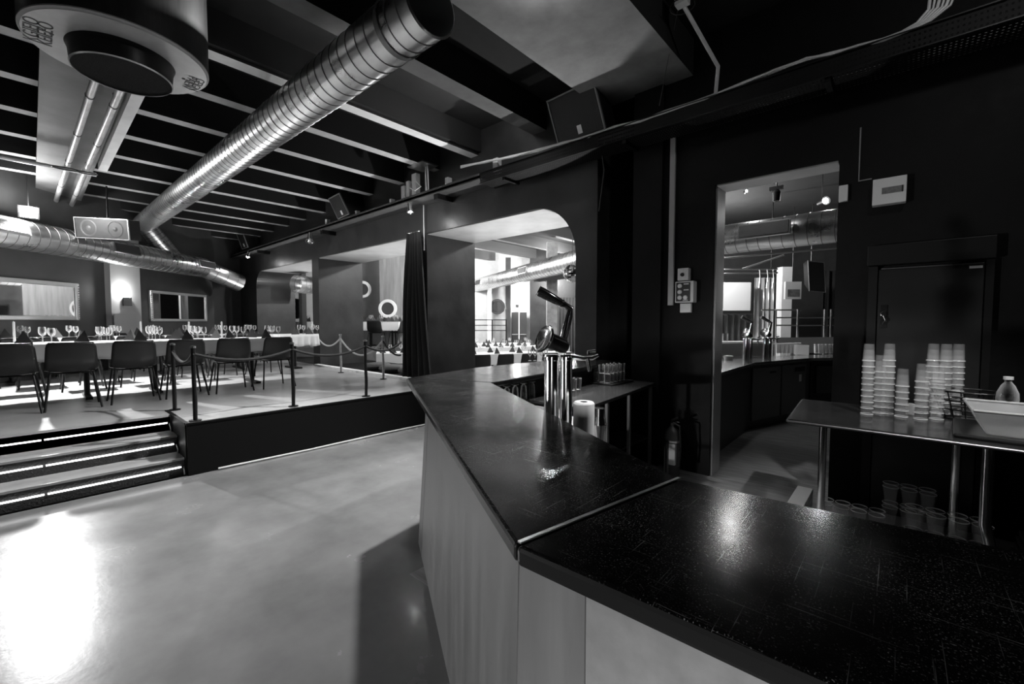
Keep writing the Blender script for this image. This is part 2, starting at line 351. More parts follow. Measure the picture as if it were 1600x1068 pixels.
struct(wallseg('wall_taproom_back', Dp(905, 500, 16.4), Dp(1380, 500, 13.6), 0, TOP, mat('taproom_wall', .03, .6, mottle=.3)))
struct(MB().box(4, 4.15, 13, 18, 0, TOP).build('wall_taproom_right', wall_black))
# raised gallery along the far wall
GZ = .80
g0, g1 = Dp(430, 500, 11.6), Dp(745, 500, 12.4)
gm = MB(); q0, q1, q2, q3 = Dp(440, 500, 12.6), Dp(700, 500, 12.6), Dp(700, 500, 17.2), Dp(440, 500, 15.5)
gm.prism([(p.x, p.y) for p in (q0, q1, q2, q3)], .005, GZ)
struct(gm.build('floor_gallery', concrete))
# ================================================================== STEPS
t = thing('stage_steps', 'three black ribbed steps with glowing light strips up to the stage', 'steps', (-5.6, -2, 0))
rx = [-5.35, -5.65, -5.95]
for i, x in enumerate(rx):
    z1 = .177 * (i + 1) - (.004 if i == 2 else 0)
    if i < 2:
        MB().box(x - .30, x + .012, -4.6, .985, z1 - .02, z1).build('tread', tread_m, t)
    MB().box(x - .02, x, -4.6, .985, .177 * i, z1 - .0205).build('riser', riser_m, t)
    for k, (y0, y1) in enumerate(((-4.6, -2.35), (-2.33, -1.12), (-1.10, .02), (.04, .96))):
        st = MB().box(x + .001, x + .012, y0, y1, .177 * i + .082, .177 * i + .094)
        st.build('led_strip', led, t)
    MB().tube([(x + .012, .955, .177 * i + .088), (x + .012, .972, .177 * i + .088)], .012, 8).build('strip_clip', blackm, t)
MB().tube([(rx[2] + .02, .97, .44), (rx[2] + .06, .975, .40), (rx[2] + .08, .975, .30), (rx[1] + .02, .975, .262), (rx[1] + .08, .975, .22), (rx[1] + .09, .975, .12), (rx[0] + .0, .975, .085), (rx[0] + .04, .975, .05), (rx[0] + .05, .975, .02)], .007, 6).build('cable', whitep, t)
# stage skirt light cable along the floor
tag(MB().tube([(-5.25, 1.25, .02), (-5.24, 2.2, .014), (-5.25, 3.2, .02), (-5.24, 4.3, .014)], .010, 6).build('floor_cable', whitep), 'pale cable lying on the floor along the foot of the stage', 'cable')
# ================================================================== STAGE CHAIRS
def make_chair(label, group):
    t = thing('shell_chair', label, 'chair', (0, 0, 0), group)
    # local frame: the chair faces -x (towards the table), back at +x
    hw, sh = .225, .44
    def shell(u, v):       # u across (y), v from seat front to top of back
        s = (u - .5) * 2
        if v < .5:
            q = v / .5; x = -.20 + q * .36; z = sh + .012 * (1 - q) - .02 * math.sin(q * math.pi) + .03 * abs(s) ** 3
            wdt = hw * (.92 + .08 * q)
        else:
            q = (v - .5) / .5; x = .16 + .05 * math.sin(min(1, q * 2.2) * math.pi / 2) + .055 * q; z = sh - .0 + .345 * q
            wdt = hw * (1.0 - .10 * q) ; x -= .045 * s * s * (1 - .4 * q)
            if q > .82: wdt *= 1 - .10 * ((q - .82) / .18) ** 2
            z += .03 * abs(s) ** 3 * max(0, 1 - q * 3)
        return (x, s * wdt, z)
    MB().grid(shell, 12, 22).build('seat_shell', chairm, t, smooth=True, solid=.010)
    MB().tube([(-.17, -.17, .425), (.15, -.19, .425)], .010, 6).tube([(-.17, .17, .425), (.15, .19, .425)], .010, 6).tube([(-.12, -.17, .422), (-.12, .17, .422)], .009, 6).tube([(.12, -.19, .422), (.12, .19, .422)], .009, 6).build('under_frame', blackm, t)
    for sx, sy in ((-1, -1), (-1, 1), (1, -1), (1, 1)):
        MB().tube([((.14 if sx > 0 else -.15), sy * .18, .42), ((.24 if sx > 0 else -.22), sy * .235, .0)], .011, 8).build('leg', blackm, t, smooth=True)
    return t
GRC = 'charcoal chairs along the stage tables'
proto = make_chair('first', GRC)
row_y = [-2.2, -1.65, -1.05, -.52, -.02, .36, .86, 1.40, 1.97, 2.52]
row_y = [-2.30, -1.75, -1.20, -.65, -.18, .30, .85, 1.38, 1.95, 2.52]
first = True
def chair(loc, rz, label, group):
    global first
    if first:
        first = False; proto.location = loc; proto.rotation_euler = (0, 0, rz); proto['label'] = label; proto['group'] = group; return proto
    return dup(proto, loc, rz, label, group)
vis = [y for y in row_y if y > -.7]
for k, y in enumerate(vis):
    chair((-7.33 + random.uniform(-.03, .03), y, STG), random.uniform(-.06, .06), 'charcoal shell chair, %s from the left in the near stage row' % ORD[k], GRC)
for k in range(7):
    chair((-9.15, -.75 + .62 * k, STG), math.pi + random.uniform(-.05, .05), 'charcoal shell chair on the far side of the near stage table, %s from the left' % ORD[k], GRC)
for k in range(6):
    chair((-9.95, -.6 + .66 * k, STG), random.uniform(-.05, .05), 'charcoal shell chair at the second stage table, near side, %s from the left' % ORD[k], GRC)
for k in range(6):
    chair((-11.75, .5 + .62 * k, STG), math.pi, 'charcoal shell chair nearest the mirror wall, %s from the left' % ORD[k], GRC)
# ------------------------------------------------------------------ tables on the stage
def banquet(x0, x1, y0, y1, z, label, group, rot=None):
    cx, cy = (x0 + x1) / 2, (y0 + y1) / 2
    t = thing('banquet_table', label, 'table', (cx, cy, z), group)
    MB().box(x0 + .03, x1 - .03, y0 + .01, y1 - .01, z + .715, z + .738).build('tabletop', blackp, t)
    for yy in (y0 + .35, y1 - .35):
        MB().box(cx - .30, cx + .30, yy - .035, yy + .035, z, z + .035).tube([(cx, yy, z + .03), (cx, yy, z + .715)], .032, 10).build('pedestal_leg', blackm, t)
    return t
def drape(x0, x1, y0, y1, z, drop, label, group):
    def rim(u):   # perimeter path
        Lx, Ly = x1 - x0, y1 - y0; tot = 2 * (Lx + Ly); d = (u % 1) * tot
        if d < Ly: return (x1, y0 + d)
        d -= Ly
        if d < Lx: return (x1 - d, y1)
        d -= Lx
        if d < Ly: return (x0, y1 - d)
        return (x0 + d - Ly, y0)
    m = MB().box(x0 - .004, x1 + .004, y0 - .004, y1 + .004, z + .739, z + .745)
    def hang(u, v):
        x, y = rim(u); k = .016 * v * math.sin(u * 2 * math.pi * 23) + .02 * v
        cx, cy = (x0 + x1) / 2, (y0 + y1) / 2; sx = 1 if x > x1 - .001 else (-1 if x < x0 + .001 else 0); sy = 1 if y > y1 - .001 else (-1 if y < y0 + .001 else 0)
        return (x + sx * (.005 + k), y + sy * (.005 + k), z + .744 - drop * v * (1 + .05 * math.sin(u * 61)))
    m.grid(hang, 160, 4)
    o = m.build('tablecloth', cloth, smooth=True, solid=.003); return tag(o, label, 'tablecloth', group)
TX = [(-8.55, -7.75), (-11.25, -10.45)]
TYS = [(-3.05, -1.12), (-1.10, .82), (.84, 2.82)]
nm = ['near', 'second']; pl = ['left', 'middle', 'right']
for a_, (x0, x1) in enumerate(TX):
    for b_, (y0, y1) in enumerate(TYS):
        if b_ == 0: continue
        yy0, yy1 = (y0, y1) if a_ == 0 else (y0 + .5, y1 + .55)
        banquet(x0, x1, yy0, yy1, STG, 'long banquet table with black pedestal legs, %s section of the %s stage row' % (pl[b_], nm[a_]), 'stage banquet tables')
        drape(x0 - .02, x1 + .02, yy0 + .0, yy1 - .0, STG, .21, 'white cloth over the %s section of the %s stage table row' % (pl[b_], nm[a_]), 'white stage tablecloths')
# end table by the arcade
banquet(-10.3, -9.6, 3.45, 4.22, STG, 'small square table on the stage beside the arcade pillar', 'stage banquet tables')
drape(-10.32, -9.58, 3.43, 4.24, STG, .25, 'white cloth on the small square table beside the arcade pillar', 'white stage tablecloths')
# ------------------------------------------------------------------ glasses, napkins, candles
def wineglass(name='wine_glass', s=1.0):
    prof = [(.033, 0), (.033, .003), (.006, .008), (.004, .012), (.004, .085), (.010, .095), (.030, .112), (.038, .140), (.036, .175), (.031, .205)]
    return MB().lathe([(r * s, h * s) for r, h in prof], n=14).build(name, glass, smooth=True)
def napkin_mesh():
    m = MB(); h, b = .165, .085
    m._add([(-b, -b * .9, 0), (b, -b * .9, 0), (0, b * 1.0, 0), (.01, -.01, h), (0, -.03, h - .01)], [(0, 1, 3), (1, 2, 3), (2, 0, 3), (0, 2, 1)])
    return m.build('folded_napkin', napkin)
def candle_mesh():
    return MB().lathe([(0, 0), (.035, 0), (.035, .01), (.012, .015), (.012, .05), (.011, .05), (.011, .27), (.002, .272), (.001, .285)], n=10).build('candle', paper, smooth=True)
G0, N0, K0 = wineglass(), napkin_mesh(), candle_mesh()
for o, c, l in ((G0, 'glass', ''), (N0, 'napkin', ''), (K0, 'candle', '')): o['category'] = c; o['label'] = l
used = set()
def put(src, loc, label, group, rz=None, sc=1.0):
    if src.name not in used: used.add(src.name); o = src
    else: o = src.copy(); COL.objects.link(o)
    o.location = loc; o.rotation_euler = (0, 0, random.uniform(0, 6.28) if rz is None else rz); o['label'] = label; o['group'] = group; o.scale = (sc,) * 3
    return o
def dress(x, side, ys, z, where, grp):
    for k, y in enumerate(ys):
        zz = z + .746
        put(N0, (x + side * .27, y, zz), 'dark folded napkin, place %s from the left, %s' % (ORD[k], where), 'folded napkins ' + grp, rz=random.uniform(-.5, .5) + (math.pi / 2 if side > 0 else -math.pi / 2))
        put(G0, (x + side * .13, y + .17, zz), 'larger wine glass, place %s from the left, %s' % (ORD[k], where), 'wine glasses ' + grp)
        put(G0, (x + side * .17, y + .25, zz), 'smaller wine glass, place %s from the left, %s' % (ORD[k], where), 'wine glasses ' + grp, sc=.93)
ysN = [-.62 + .535 * k for k in range(7)]
dress(-8.15, 1, ysN, STG, 'near side of the near stage table', 'on the stage tables')
dress(-8.15, -1, ysN, STG, 'far side of the near stage table', 'on the stage tables')
ysF = [-.3 + .56 * k for k in range(7)]
dress(-10.85, 1, ysF, STG, 'near side of the second stage table', 'on the stage tables')
dress(-10.85, -1, ysF, STG, 'mirror side of the second stage table', 'on the stage tables')
dress(-9.95, 1, [3.75, 4.05], STG, 'small square table beside the pillar', 'on the stage tables')
for k, y in enumerate((-.15, 1.05, 1.62, 2.05)):
    put(K0, (-8.15, y, STG + .746), 'white taper candle on the near stage table, %s from the left' % ORD[k], 'white candles')
# ================================================================== ROPE POSTS
def post(loc, label, mt, h=.75, group='rope posts round the stage'):
    x, y, z = loc; t = thing('rope_post', label, 'post', loc, group)
    k = .012
    MB().tube([(x, y, z + .012), (x + k, y, z + .2), (x - k * .3, y, z + .45), (x, y, z + h)], [.020, .022, .019, .021], 10).build('pole', mt, t, smooth=True)
    MB().lathe([(0, 0), (.055, 0), (.055, .012), (.0, .012)], (x, y, z), 14).build('base_plate', blackm, t)
    MB().lathe([(.0, 0), (.026, 0), (.026, .02), (0, .026)], (x, y, z + h), 10).build('cap', brushed, t)
    MB().tube([(x - .03, y, z + h - .06), (x + .03, y, z + h - .06)], .007, 6).build('ring_hook', brushed, t)
    return t
BP = [(-6.20, 1.07), (-5.36, 1.09), (-5.40, 2.07), (-5.40, 3.02)]
bpl = ['black post at the inner end of the steps', 'black post on the stage corner above the steps', 'black post on the stage edge between the corner and the bar', 'black post on the stage edge nearest the bar']
for p, l in zip(BP, bpl): post((p[0], p[1], STG), l, blackm)
LP = [(-8.29, 4.10), (-6.80, 4.14)]
for p, l in zip(LP, ['pale birch post in front of the wide black pillar', 'pale birch post in front of the opening beside the curtain']): post((p[0], p[1], STG), l, mat('pale_birch', .32, .6, mottle=.4, mscale=30))
def rope(A, B, sag, label, mt, r=.016):
    A, B = Vector(A), Vector(B); pts = []
    for i in range(15):
        u = i / 14; p = A.lerp(B, u); p.z -= sag * 4 * u * (1 - u); pts.append(p)
    return tag(MB().tube(pts, r, 8).build('rope', mt, smooth=True), label, 'rope', 'ropes between the posts')
zt = STG + .69; drk = mat('black_rope', .012, .8); plr = mat('pale_rope', .45, .8)
rope((BP[0][0], BP[0][1], zt), (BP[1][0], BP[1][1], zt), .11, 'short black rope across the head of the steps', drk)
rope((BP[1][0], BP[1][1], zt), (BP[2][0], BP[2][1], zt), .09, 'black rope from the stage corner post to the middle post', drk)
rope((BP[2][0], BP[2][1], zt), (BP[3][0], BP[3][1], zt), .10, 'black rope between the middle and last stage edge posts', drk)
rope((BP[3][0], BP[3][1], zt), (-6.36, 4.22, zt - .02), .10, 'black rope from the last stage edge post to the curtain', drk)
rope((-10.12, 4.42, zt + .02), (LP[0][0], LP[0][1], zt), .2, 'pale rope from the arcade pillar to the first birch post', plr)
rope((LP[0][0], LP[0][1], zt), (LP[1][0], LP[1][1], zt), .3, 'pale rope sagging between the two birch posts', plr)
rope((LP[1][0], LP[1][1], zt), (-6.42, 4.25, zt - .25), .08, 'dark rope from the second birch post down behind the curtain', drk)
struct(MB().box(-10.1, -5.6, 4.36, 4.46, STG - .002, STG + .035).build('trim_60', joist_w))
# cushions in the opening
cu = mat('grey_cushion', .07, .8)
for k, (x, y, r_, l) in enumerate(((-8.35, 4.95, 0, 'leftmost'), (-7.68, 4.9, .3, 'middle'), (-7.03, 4.92, .1, 'rightmost'))):
    tag(MB().grid(lambda u, v: (x + .30 * math.cos(u * 2 * math.pi) * math.sin(v * math.pi) ** .6, y + .28 * math.sin(u * 2 * math.pi) * math.sin(v * math.pi) ** .6, STG + .075 - .07 * math.cos(v * math.pi)), 16, 8).build('cushion', cu, smooth=True), 'grey floor cushion in the curtained opening, %s of three' % l, 'cushion', 'cushions in the opening')
# ================================================================== CURTAIN
def curt(u, v):
    wx0, wx1 = (-6.32, -5.90) if True else (0, 0)
    spread = .10 + .9 * (1 - v) ** .6
    c = -6.12; half = .16 + .24 * (1 - v)
    x = c + (u - .5) * 2 * half; y = 4.34 + .055 * math.sin(u * math.pi * 11) * (1 + .3 * math.sin(v * 4)) + .02 * math.sin(u * 31)
    return (x + .02 * math.sin(v * 5 + u * 9), y, .60 + 2.43 * v)
ct = thing('curtain', 'gathered black velvet curtain hanging beside the arcade opening', 'curtain', (-6.1, 4.34, .6))
MB().grid(curt, 110, 14).build('drape', velvet, ct, smooth=True, solid=.006)
MB().tube([(-6.34, 4.36, 3.05), (-5.98, 4.36, 3.05)], .012, 8).build('rail', brushed, ct)
# conduit on the pillar
tag(MB().tube([(-6.02, 4.47, 3.60), (-6.02, 4.47, 2.75)], .012, 8).build('conduit', whitep), 'thin pale conduit running down the pillar above the curtain', 'conduit')
# ================================================================== DUCTS
def duct(m, A, B, r, pitch=.13, n=40, taper=None):
    A, B = Vector(A), Vector(B); L = (B - A).length; ax = (B - A).normalized(); prof = []; s = 0
    prof.append((r, 0))
    while s < L - pitch:
        s += pitch; prof += [(r, s - .005), (r + .004, s - .003), (r + .004, s + .003), (r, s + .005)]
    prof.append((r, L)); b0 = len(m.f); m.lathe(prof, A, n, ax)
    for q in range(b0, len(m.f)):
        row = (q - b0) // n
        m.mi[q] = 1 if row % 4 in (1, 2, 3) else 0
    return m
D1a, D1b, r1 = Vector((-2.32, 1.80, 3.60)), Vector((-12.95, 1.80, 3.79)), .19
t = thing('ceiling_duct', 'big round spiral steel duct running diagonally under the ceiling to an open end', 'duct', D1a)
duct(MB(), D1a, D1a.lerp(D1b, .55), r1, .13).build('duct_section', [steel, seam], t, smooth=True)
duct(MB(), D1a.lerp(D1b, .55), D1b, r1 + .004, .13).build('duct_section', [steel, seam], t, smooth=True)
MB().lathe([(r1 + .008, -.01), (r1 + .008, .035)], D1a + Vector((-.35, 0, .006)), 40, (-1, 0, .018)).build('collar', seam, t, smooth=True)
MB().lathe([(r1 + .004, 0), (r1 + .012, .01), (r1 - .002, .0)], D1a, 40, (-1, 0, 0)).build('rim', brushed, t, smooth=True)
MB().lathe([(r1 - .004, .0), (r1 - .004, 1.0), (0, 1.2)], D1a, 32, (-1, 0, .018)).build('dark_inside', mat('dull_steel_inside', .25, .5, .5), t, smooth=True)
D2p = [Zp(-260, 335, 2.97), Zp(60, 372, 2.97), Zp(300, 421, 2.97)]
D2p = [W0 - WN * .42 - WD * 5.5, W0 - WN * .42 + WD * 4.05]; D2p = [Vector((p.x, p.y, 2.97)) for p in D2p]
dropE = Vector(W0 - WN * .42 + WD * 3.05); dropE.z = 3.05
duct(MB(), D1b, dropE, r1, .10).build('elbow_section', [steel, seam], t, smooth=True)
MB().lathe([(0, -r1)] + [(r1 * math.cos(q), r1 * math.sin(q)) for q in [R(v) for v in range(-85, 91, 10)]], D1b, 28).build('elbow_joint', steel, t, smooth=True)
t = thing('wall_duct', 'round spiral steel duct with dark grilles along the mirror wall', 'duct', D2p[0])
duct(MB(), D2p[0], D2p[1], .25, .16).build('duct_section', [steel, seam], t, smooth=True)
endp = D2p[1] + WD * .95 + Vector((.35, .25, -.33))
duct(MB(), D2p[1], endp, .235, .28).build('elbow_section', [steel, seam], t, smooth=True)
MB().lathe([(0, -.25)] + [(.25 * math.cos(q), .25 * math.sin(q)) for q in [R(v) for v in range(-85, 91, 10)]], D2p[1], 28).build('elbow_joint', steel, t, smooth=True)
def vent(m, C0, ax, L, h, r, ang):
    ax = Vector(ax).normalized(); side = Vector((ax.y, -ax.x, 0)); 
    if side.dot(EYEV - Vector(C0)) < 0: side = -side
    nrm = (side * math.cos(ang) + Vector((0, 0, 1)) * math.sin(ang)); tg = ax.cross(nrm)
    m.obox(Vector(C0) + nrm * (r + .0), ax * L / 2, tg * h / 2, nrm * .03); return m
for px in (-12, 179, 308):
    c = on_wall(px, 400, .42); c.z = 2.97
    fr = vent(MB(), c, WD, .62, .20, .25, R(12)).build('grille_frame', brushed, t)
    g = vent(MB(), c, WD, .56, .155, .262, R(12)).build('grille', greyp, t)
# duct in the dining room
t = thing('dining_room_duct', 'round steel duct with dark grilles crossing the far room, seen through the openings', 'duct', (-6, 8.6, 3))
da, db, dc, dd_ = Vector((-13.5, 12.4, 3.0)), Vector((-5.0, 8.35, 3.0)), Vector((1.5, 8.0, 2.97)), None
duct(MB(), da, db, .25, .17).build('duct_section', [steel, seam], t, smooth=True)
duct(MB(), db, dc, .25, .17).build('duct_section', [steel, seam], t, smooth=True)
for px in (757, 828):
    r_ = ray(px, 420); A2 = Vector((da.x, da.y)); B2 = Vector((db.x - da.x, db.y - da.y)); det = r_.x * (-B2.y) + B2.x * r_.y; k = (A2.x * (-B2.y) + B2.x * A2.y) / det; c = EYEV + r_ * k; c.z = 3.0
    vent(MB(), c, db - da, .62, .2, .25, R(8)).build('grille_frame', brushed, t); vent(MB(), c, db - da, .55, .16, .262, R(8)).build('grille', greyp, t)
for px in (1200,):
    r_ = ray(px, 360); k = 8.08 / r_.y; c = EYEV + r_ * k; c.z = 2.99
    vent(MB(), c, dc - db, .74, .23, .25, R(5)).build('grille_frame', brushed, t); vent(MB(), c, dc - db, .70, .19, .262, R(5)).build('grille', greyp, t)
# duct seen at the far left arcade opening
t = thing('side_duct', 'short steel duct end seen through the leftmost arcade opening', 'duct', Dp(475, 440, 13.0))
duct(MB(), Dp(462, 443, 12.6), Dp(492, 447, 13.2), .26, .16).build('duct_section', [steel, seam], t, smooth=True)
# ================================================================== DRUM
dx, dy, dz = -4.13, .495, 3.4
t = thing('hanging_drum_speaker', 'large round drum with pale lettered rim and mesh face hanging from the ceiling', 'speaker', (dx, dy, 3.28))
MB().lathe([(.478, .0), (.497, .02), (.497, .62)], (dx, dy, dz), 64).build('housing', mat('stained_black_drum', .025, .4, mottle=.8, mscale=8, stretch=(3, 3, .4)), t, smooth=True)
MB().lathe([(.478, 0), (.497, .012), (.497, .02)], (dx, dy, dz), 64).lathe([(.27, .001), (.482, 0)], (dx, dy, dz), 64).build('rim_face', mat('pale_rim', .5, .35, mottle=.2, mscale=6), t, smooth=True)
MB().lathe([(.292, 0), (.280, -.03), (.272, -.118), (.276, -.12)], (dx, dy, dz), 64).build('collar', blackp, t, smooth=True)
MB().lathe([(.277, -.118), (.268, -.126), (.270, -.128), (.268, -.12)], (dx, dy, dz), 64).build('ring', brushed, t, smooth=True)
MB().lathe([(.270, -.120), (0, -.105)], (dx, dy, dz), 48).build('mesh_face', mat('mesh_black', .010, .8, bump=.8, bscale=160, spec=.1), t, smooth=True)
def text(body, loc, size, rot, parent, mt, name='lettering'):
    cu_ = bpy.data.curves.new(name, 'FONT'); cu_.body = body; cu_.size = size; cu_.align_x = 'CENTER'; cu_.align_y = 'CENTER'; cu_.extrude = .0005; cu_.space_line = .62
    o = bpy.data.objects.new(name, cu_); COL.objects.link(o); cu_.materials.append(mt)
    deps = bpy.context.evaluated_depsgraph_get(); me = bpy.data.meshes.new_from_object(o.evaluated_get(deps)); bpy.data.objects.remove(o)
    ob = bpy.data.objects.new(name, me); COL.objects.link(ob); ob.location = loc; ob.rotation_euler = rot
    if parent is not None: ob.parent = parent; ob.matrix_parent_inverse = Matrix.Translation(-Vector(parent.location))
    return ob
inkm = mat('black_ink', .01, .6)
text('KGIEJO\nKEIEEO', (dx - .03, dy - .40, dz - .0015), .10, (math.pi, 0, R(180) + math.pi), t, inkm)
text('GEIGN\nPAIEW', (dx - .03, dy + .41, dz - .0015), .08, (math.pi, 0, R(0) + math.pi), t, inkm)
for s_ in (-1, 1): MB().lathe([(0, -.002), (.012, -.002), (.012, .003)], (dx, dy + s_ * .345, dz), 10).build('screw', inkm, t)
# pipes and conduit under the pale beam
for k, (A, B, l) in enumerate((((-5.2, .48, 3.80), (-12.6, .37, 3.80), 'left'), ((-5.2, .66, 3.80), (-13.4, .58, 3.80), 'right'))):
    pp = thing('ceiling_pipe', 'pale round pipe under the wide ceiling beam, %s of the pair' % l, 'pipe', A, 'pipes under the beam')
    MB().tube([A, Vector(A).lerp(Vector(B), .5), B], .033, 12).build('pipe', mat('dull_zinc', .55, .4, .6, mottle=.3, mscale=8), pp, smooth=True)
    for u in (.12, .3, .48, .7):
        c = Vector(A).lerp(Vector(B), u); MB().tube([c + Vector((-.012, 0, 0)), c + Vector((.012, 0, 0))], .037, 12).tube([c, c + Vector((0, 0, .13))], .005, 6).build('clamp', blackm, pp)
tag(MB().tube([(-9.05, -.9, 3.76), (-9.1, .73, 3.76)], .028, 10).build('crossing_pipe', mat('white_tube', .7, .35), smooth=True), 'white tube crossing under the wide ceiling beam at right angles', 'pipe')
cbm = mat('black_cable', .01, .5)
for k, (c, r_) in enumerate((((-9.0, .40), .14), ((-8.95, .62), .11))):
    pts = [(c[0] + r_ * .5 * math.cos(a_), c[1] + r_ * math.sin(a_), 3.745 - .02 * k) for a_ in [i * 2 * math.pi / 16 for i in range(17)]]
    tag(MB().tube(pts, .008, 6).build('cable_loop', cbm), 'loose loop of black cable hung round the %s ceiling pipe' % ('left', 'right')[k], 'cable', 'cable loops')
# ================================================================== MIRRORS ON THE LEFT WALL
def wall_mirror(px0, px1, pyt, pyb, label, fw=.08):
    a_ = on_wall(px0, 500); b_ = on_wall(px1, 500); zt_ = on_wall(px1, pyt).z; zb_ = on_wall(px1, pyb).z
    a_.z = b_.z = 0; N = -WN
    t = thing('wall_mirror', label, 'mirror', (a_ + b_) / 2 + Vector((0, 0, zb_)), 'framed mirrors')
    A, B = a_, b_; L = (B - A).length; u = (B - A) / L; c = (A + B) / 2; zc = (zt_ + zb_) / 2; h = (zt_ - zb_) / 2
    MB().obox(Vector((c.x, c.y, zc)) + N * .03, u * (L / 2 - fw * .8), N * .008, Vector((0, 0, h - fw * .8))).build('mirror_glass', mirror_m, t)
    m = MB()
    for s_ in (-1, 1):
        m.obox(Vector((c.x, c.y, zc + s_ * (h - fw / 2))) + N * .03, u * (L / 2), N * .03, Vector((0, 0, fw / 2)))
        m.obox(Vector((c.x, c.y, zc)) + u * s_ * (L / 2 - fw / 2) + N * .031, u * fw / 2, N * .031, Vector((0, 0, h)))
    m.build('frame', silverf, t, bevel=.012)
    n_ = int(2 * h / .045)
    for s_ in (-1, 1):
        m = MB()
        for i in range(n_): m.lathe([(0, -.016), (.014, -.008), (.016, 0), (.014, .008), (0, .016)], Vector((c.x, c.y, zc - h + .02 + .045 * i)) + u * s_ * (L / 2 - .02) + N * .062, 6)
        m.build('beading', mat('polished_silver', .8, .2, 1), t, smooth=True)
wall_mirror(-60, 121, 443, 500, 'wide silver framed mirror at the left end of the stage wall')
wall_mirror(233, 321, 461, 502, 'smaller silver framed mirror between the pale column and the arcade', .065)
a_, b_ = on_wall(166, 500), on_wall(213, 500); a_.z = b_.z = STG
struct(MB().ext([a_, b_, b_ - WN * .12, a_ - WN * .12], (0, 0, 2.9)).build('trim_70', mat('pale_column', .42, .7)))
c = on_wall(198, 472, .12); sc = thing('wall_sconce', 'small box wall sconce glowing upward on the pale column', 'lamp', c)
MB().box(c.x - .0, c.x + .14, c.y - .07, c.y + .07, c.z - .08, c.z + .10).build('shade', blackp, sc)
MB().box(c.x + .02, c.x + .12, c.y - .05, c.y + .05, c.z + .1, c.z + .115).build('bulb', sconce_em, sc)
lamp('sconce_light', (c.x + .16, c.y + .0, c.z + .22), 14, .03)
# box on the column below the sconce
q = on_wall(200, 500, .125)
tag(MB().ext([on_wall(178, 490, .125).xy.to_3d() + Vector((0, 0, 1.2)), on_wall(213, 490, .125).xy.to_3d() + Vector((0, 0, 1.2)), on_wall(213, 490, .28).xy.to_3d() + Vector((0, 0, 1.2)), on_wall(178, 490, .28).xy.to_3d() + Vector((0, 0, 1.2))], (0, 0, .52)).build('cabinet_box', mat('pale_grey_board', .40, .6)), 'pale box standing against the column under the sconce', 'box')
# stage lamp
L1 = Vector((-10.6, .03, 3.33)); t = thing('stage_spotlight', 'blazing bright work light above the wall duct at the left', 'lamp', (L1.x - .12, L1.y, L1.z - .05))
MB().box(L1.x - .18, L1.x - .10, L1.y - .12, L1.y + .12, L1.z - .09, L1.z + .11).build('housing', blackm, t)
MB().box(L1.x - .10, L1.x - .092, L1.y - .10, L1.y + .10, L1.z - .07, L1.z + .09).build('lens', bulb, t)
MB().tube([(L1.x - .14, L1.y, L1.z + .1), (L1.x - .14, L1.y, 3.95)], .01, 6).build('bracket', blackm, t)
# recessed lamp between the joists
t = thing('joist_lamp', 'small lamp tucked up between the ceiling joists near the arcade', 'lamp', (-3.77, 3.66, 4.2))
MB().lathe([(0, .16), (.06, .15), (.07, .03), (.065, .03)], (-3.77, 3.66, 4.19), 16).build('can', blackm, t, smooth=True)
# ================================================================== SPEAKERS
def speaker(c, wv, hv, nv, w_, h_, d_, label, extra=None, logo=True, group='wall speakers'):
    c, wv, hv, nv = Vector(c), Vector(wv).normalized(), Vector(hv).normalized(), Vector(nv).normalized()
    t = thing('loudspeaker', label, 'speaker', c, group)
    f = [c - wv * w_ / 2 - hv * h_ / 2, c + wv * w_ / 2 - hv * h_ / 2, c + wv * w_ / 2 + hv * h_ / 2, c - wv * w_ / 2 + hv * h_ / 2]
    bk = [c + (p - c) * .72 - nv * d_ for p in f]
    MB().frust(bk, f).build('cabinet', blackp, t, bevel=.008)
    MB().obox(c + nv * .008, wv * (w_ / 2 - .025), hv * (h_ / 2 - .025), nv * .006).build('grille', grille, t, bevel=.004)
    m = MB()
    for s_ in (-1, 1):
        m.obox(c + wv * s_ * (w_ / 2 - .01) + nv * .008, wv * .008, hv * h_ / 2, nv * .012); m.obox(c + hv * s_ * (h_ / 2 - .01) + nv * .008, wv * w_ / 2, hv * .008, nv * .012)
    m.build('front_rim', mat('speaker_rim', .22, .3), t)
    if logo: MB().obox(c + nv * .017 - hv * h_ * .3 + wv * w_ * .02, wv * .028, hv * .045, nv * .002).build('badge', paper, t)
    MB().tube([c - nv * d_ * .8, c - nv * d_ * .8 + Vector((0, .3, .05))], .02, 8).build('bracket', blackm, t)
    return t
c4 = [Yp(857, 158, 4.1), Yp(929, 133, 4.1), Yp(947, 205, 4.1), Yp(873, 222, 4.1)]
c = sum(c4, Vector()) / 4; wv = ((c4[1] - c4[0]) + (c4[2] - c4[3])).normalized(); hv = ((c4[0] - c4[3]) + (c4[1] - c4[2])).normalized()
nv = wv.cross(hv); nv = nv if nv.dot(EYEV - c) > 0 else -nv; nv = (nv + Vector((0, 0, -.35))).normalized()
speaker(c, Vector((1, 0, .04)), Vector((-.12, -.30, .95)), Vector((-.05, -.95, -.3)), .62, .52, .38, 'big black speaker resting on the cable tray above the bar')
wl = Yp(548, 318, 4.15)
speaker(Yp(530, 322, 4.1), (1, 0, .05), (-.35, -.25, .9), (-.1, -.9, -.35), .46, .46, .45, 'mid sized black speaker tilted on the ledge above the second arcade opening')
speaker(Yp(379, 375, 4.1), (1, 0, 0), (-.3, -.2, .93), (0, -.93, -.3), .5, .5, .35, 'smallest looking black speaker at the far end of the ledge')
c = Dp(160, 357, 7.75); wv = (RT + Vector((0, 0, -.05))).normalized()
t = thing('twin_loudspeaker', 'long dark two cone speaker hung above the wall duct', 'speaker', c)
nv = Vector((-FW.x, -FW.y, -.12)).normalized(); hv = nv.cross(wv).normalized()
if hv.z < 0: hv = -hv
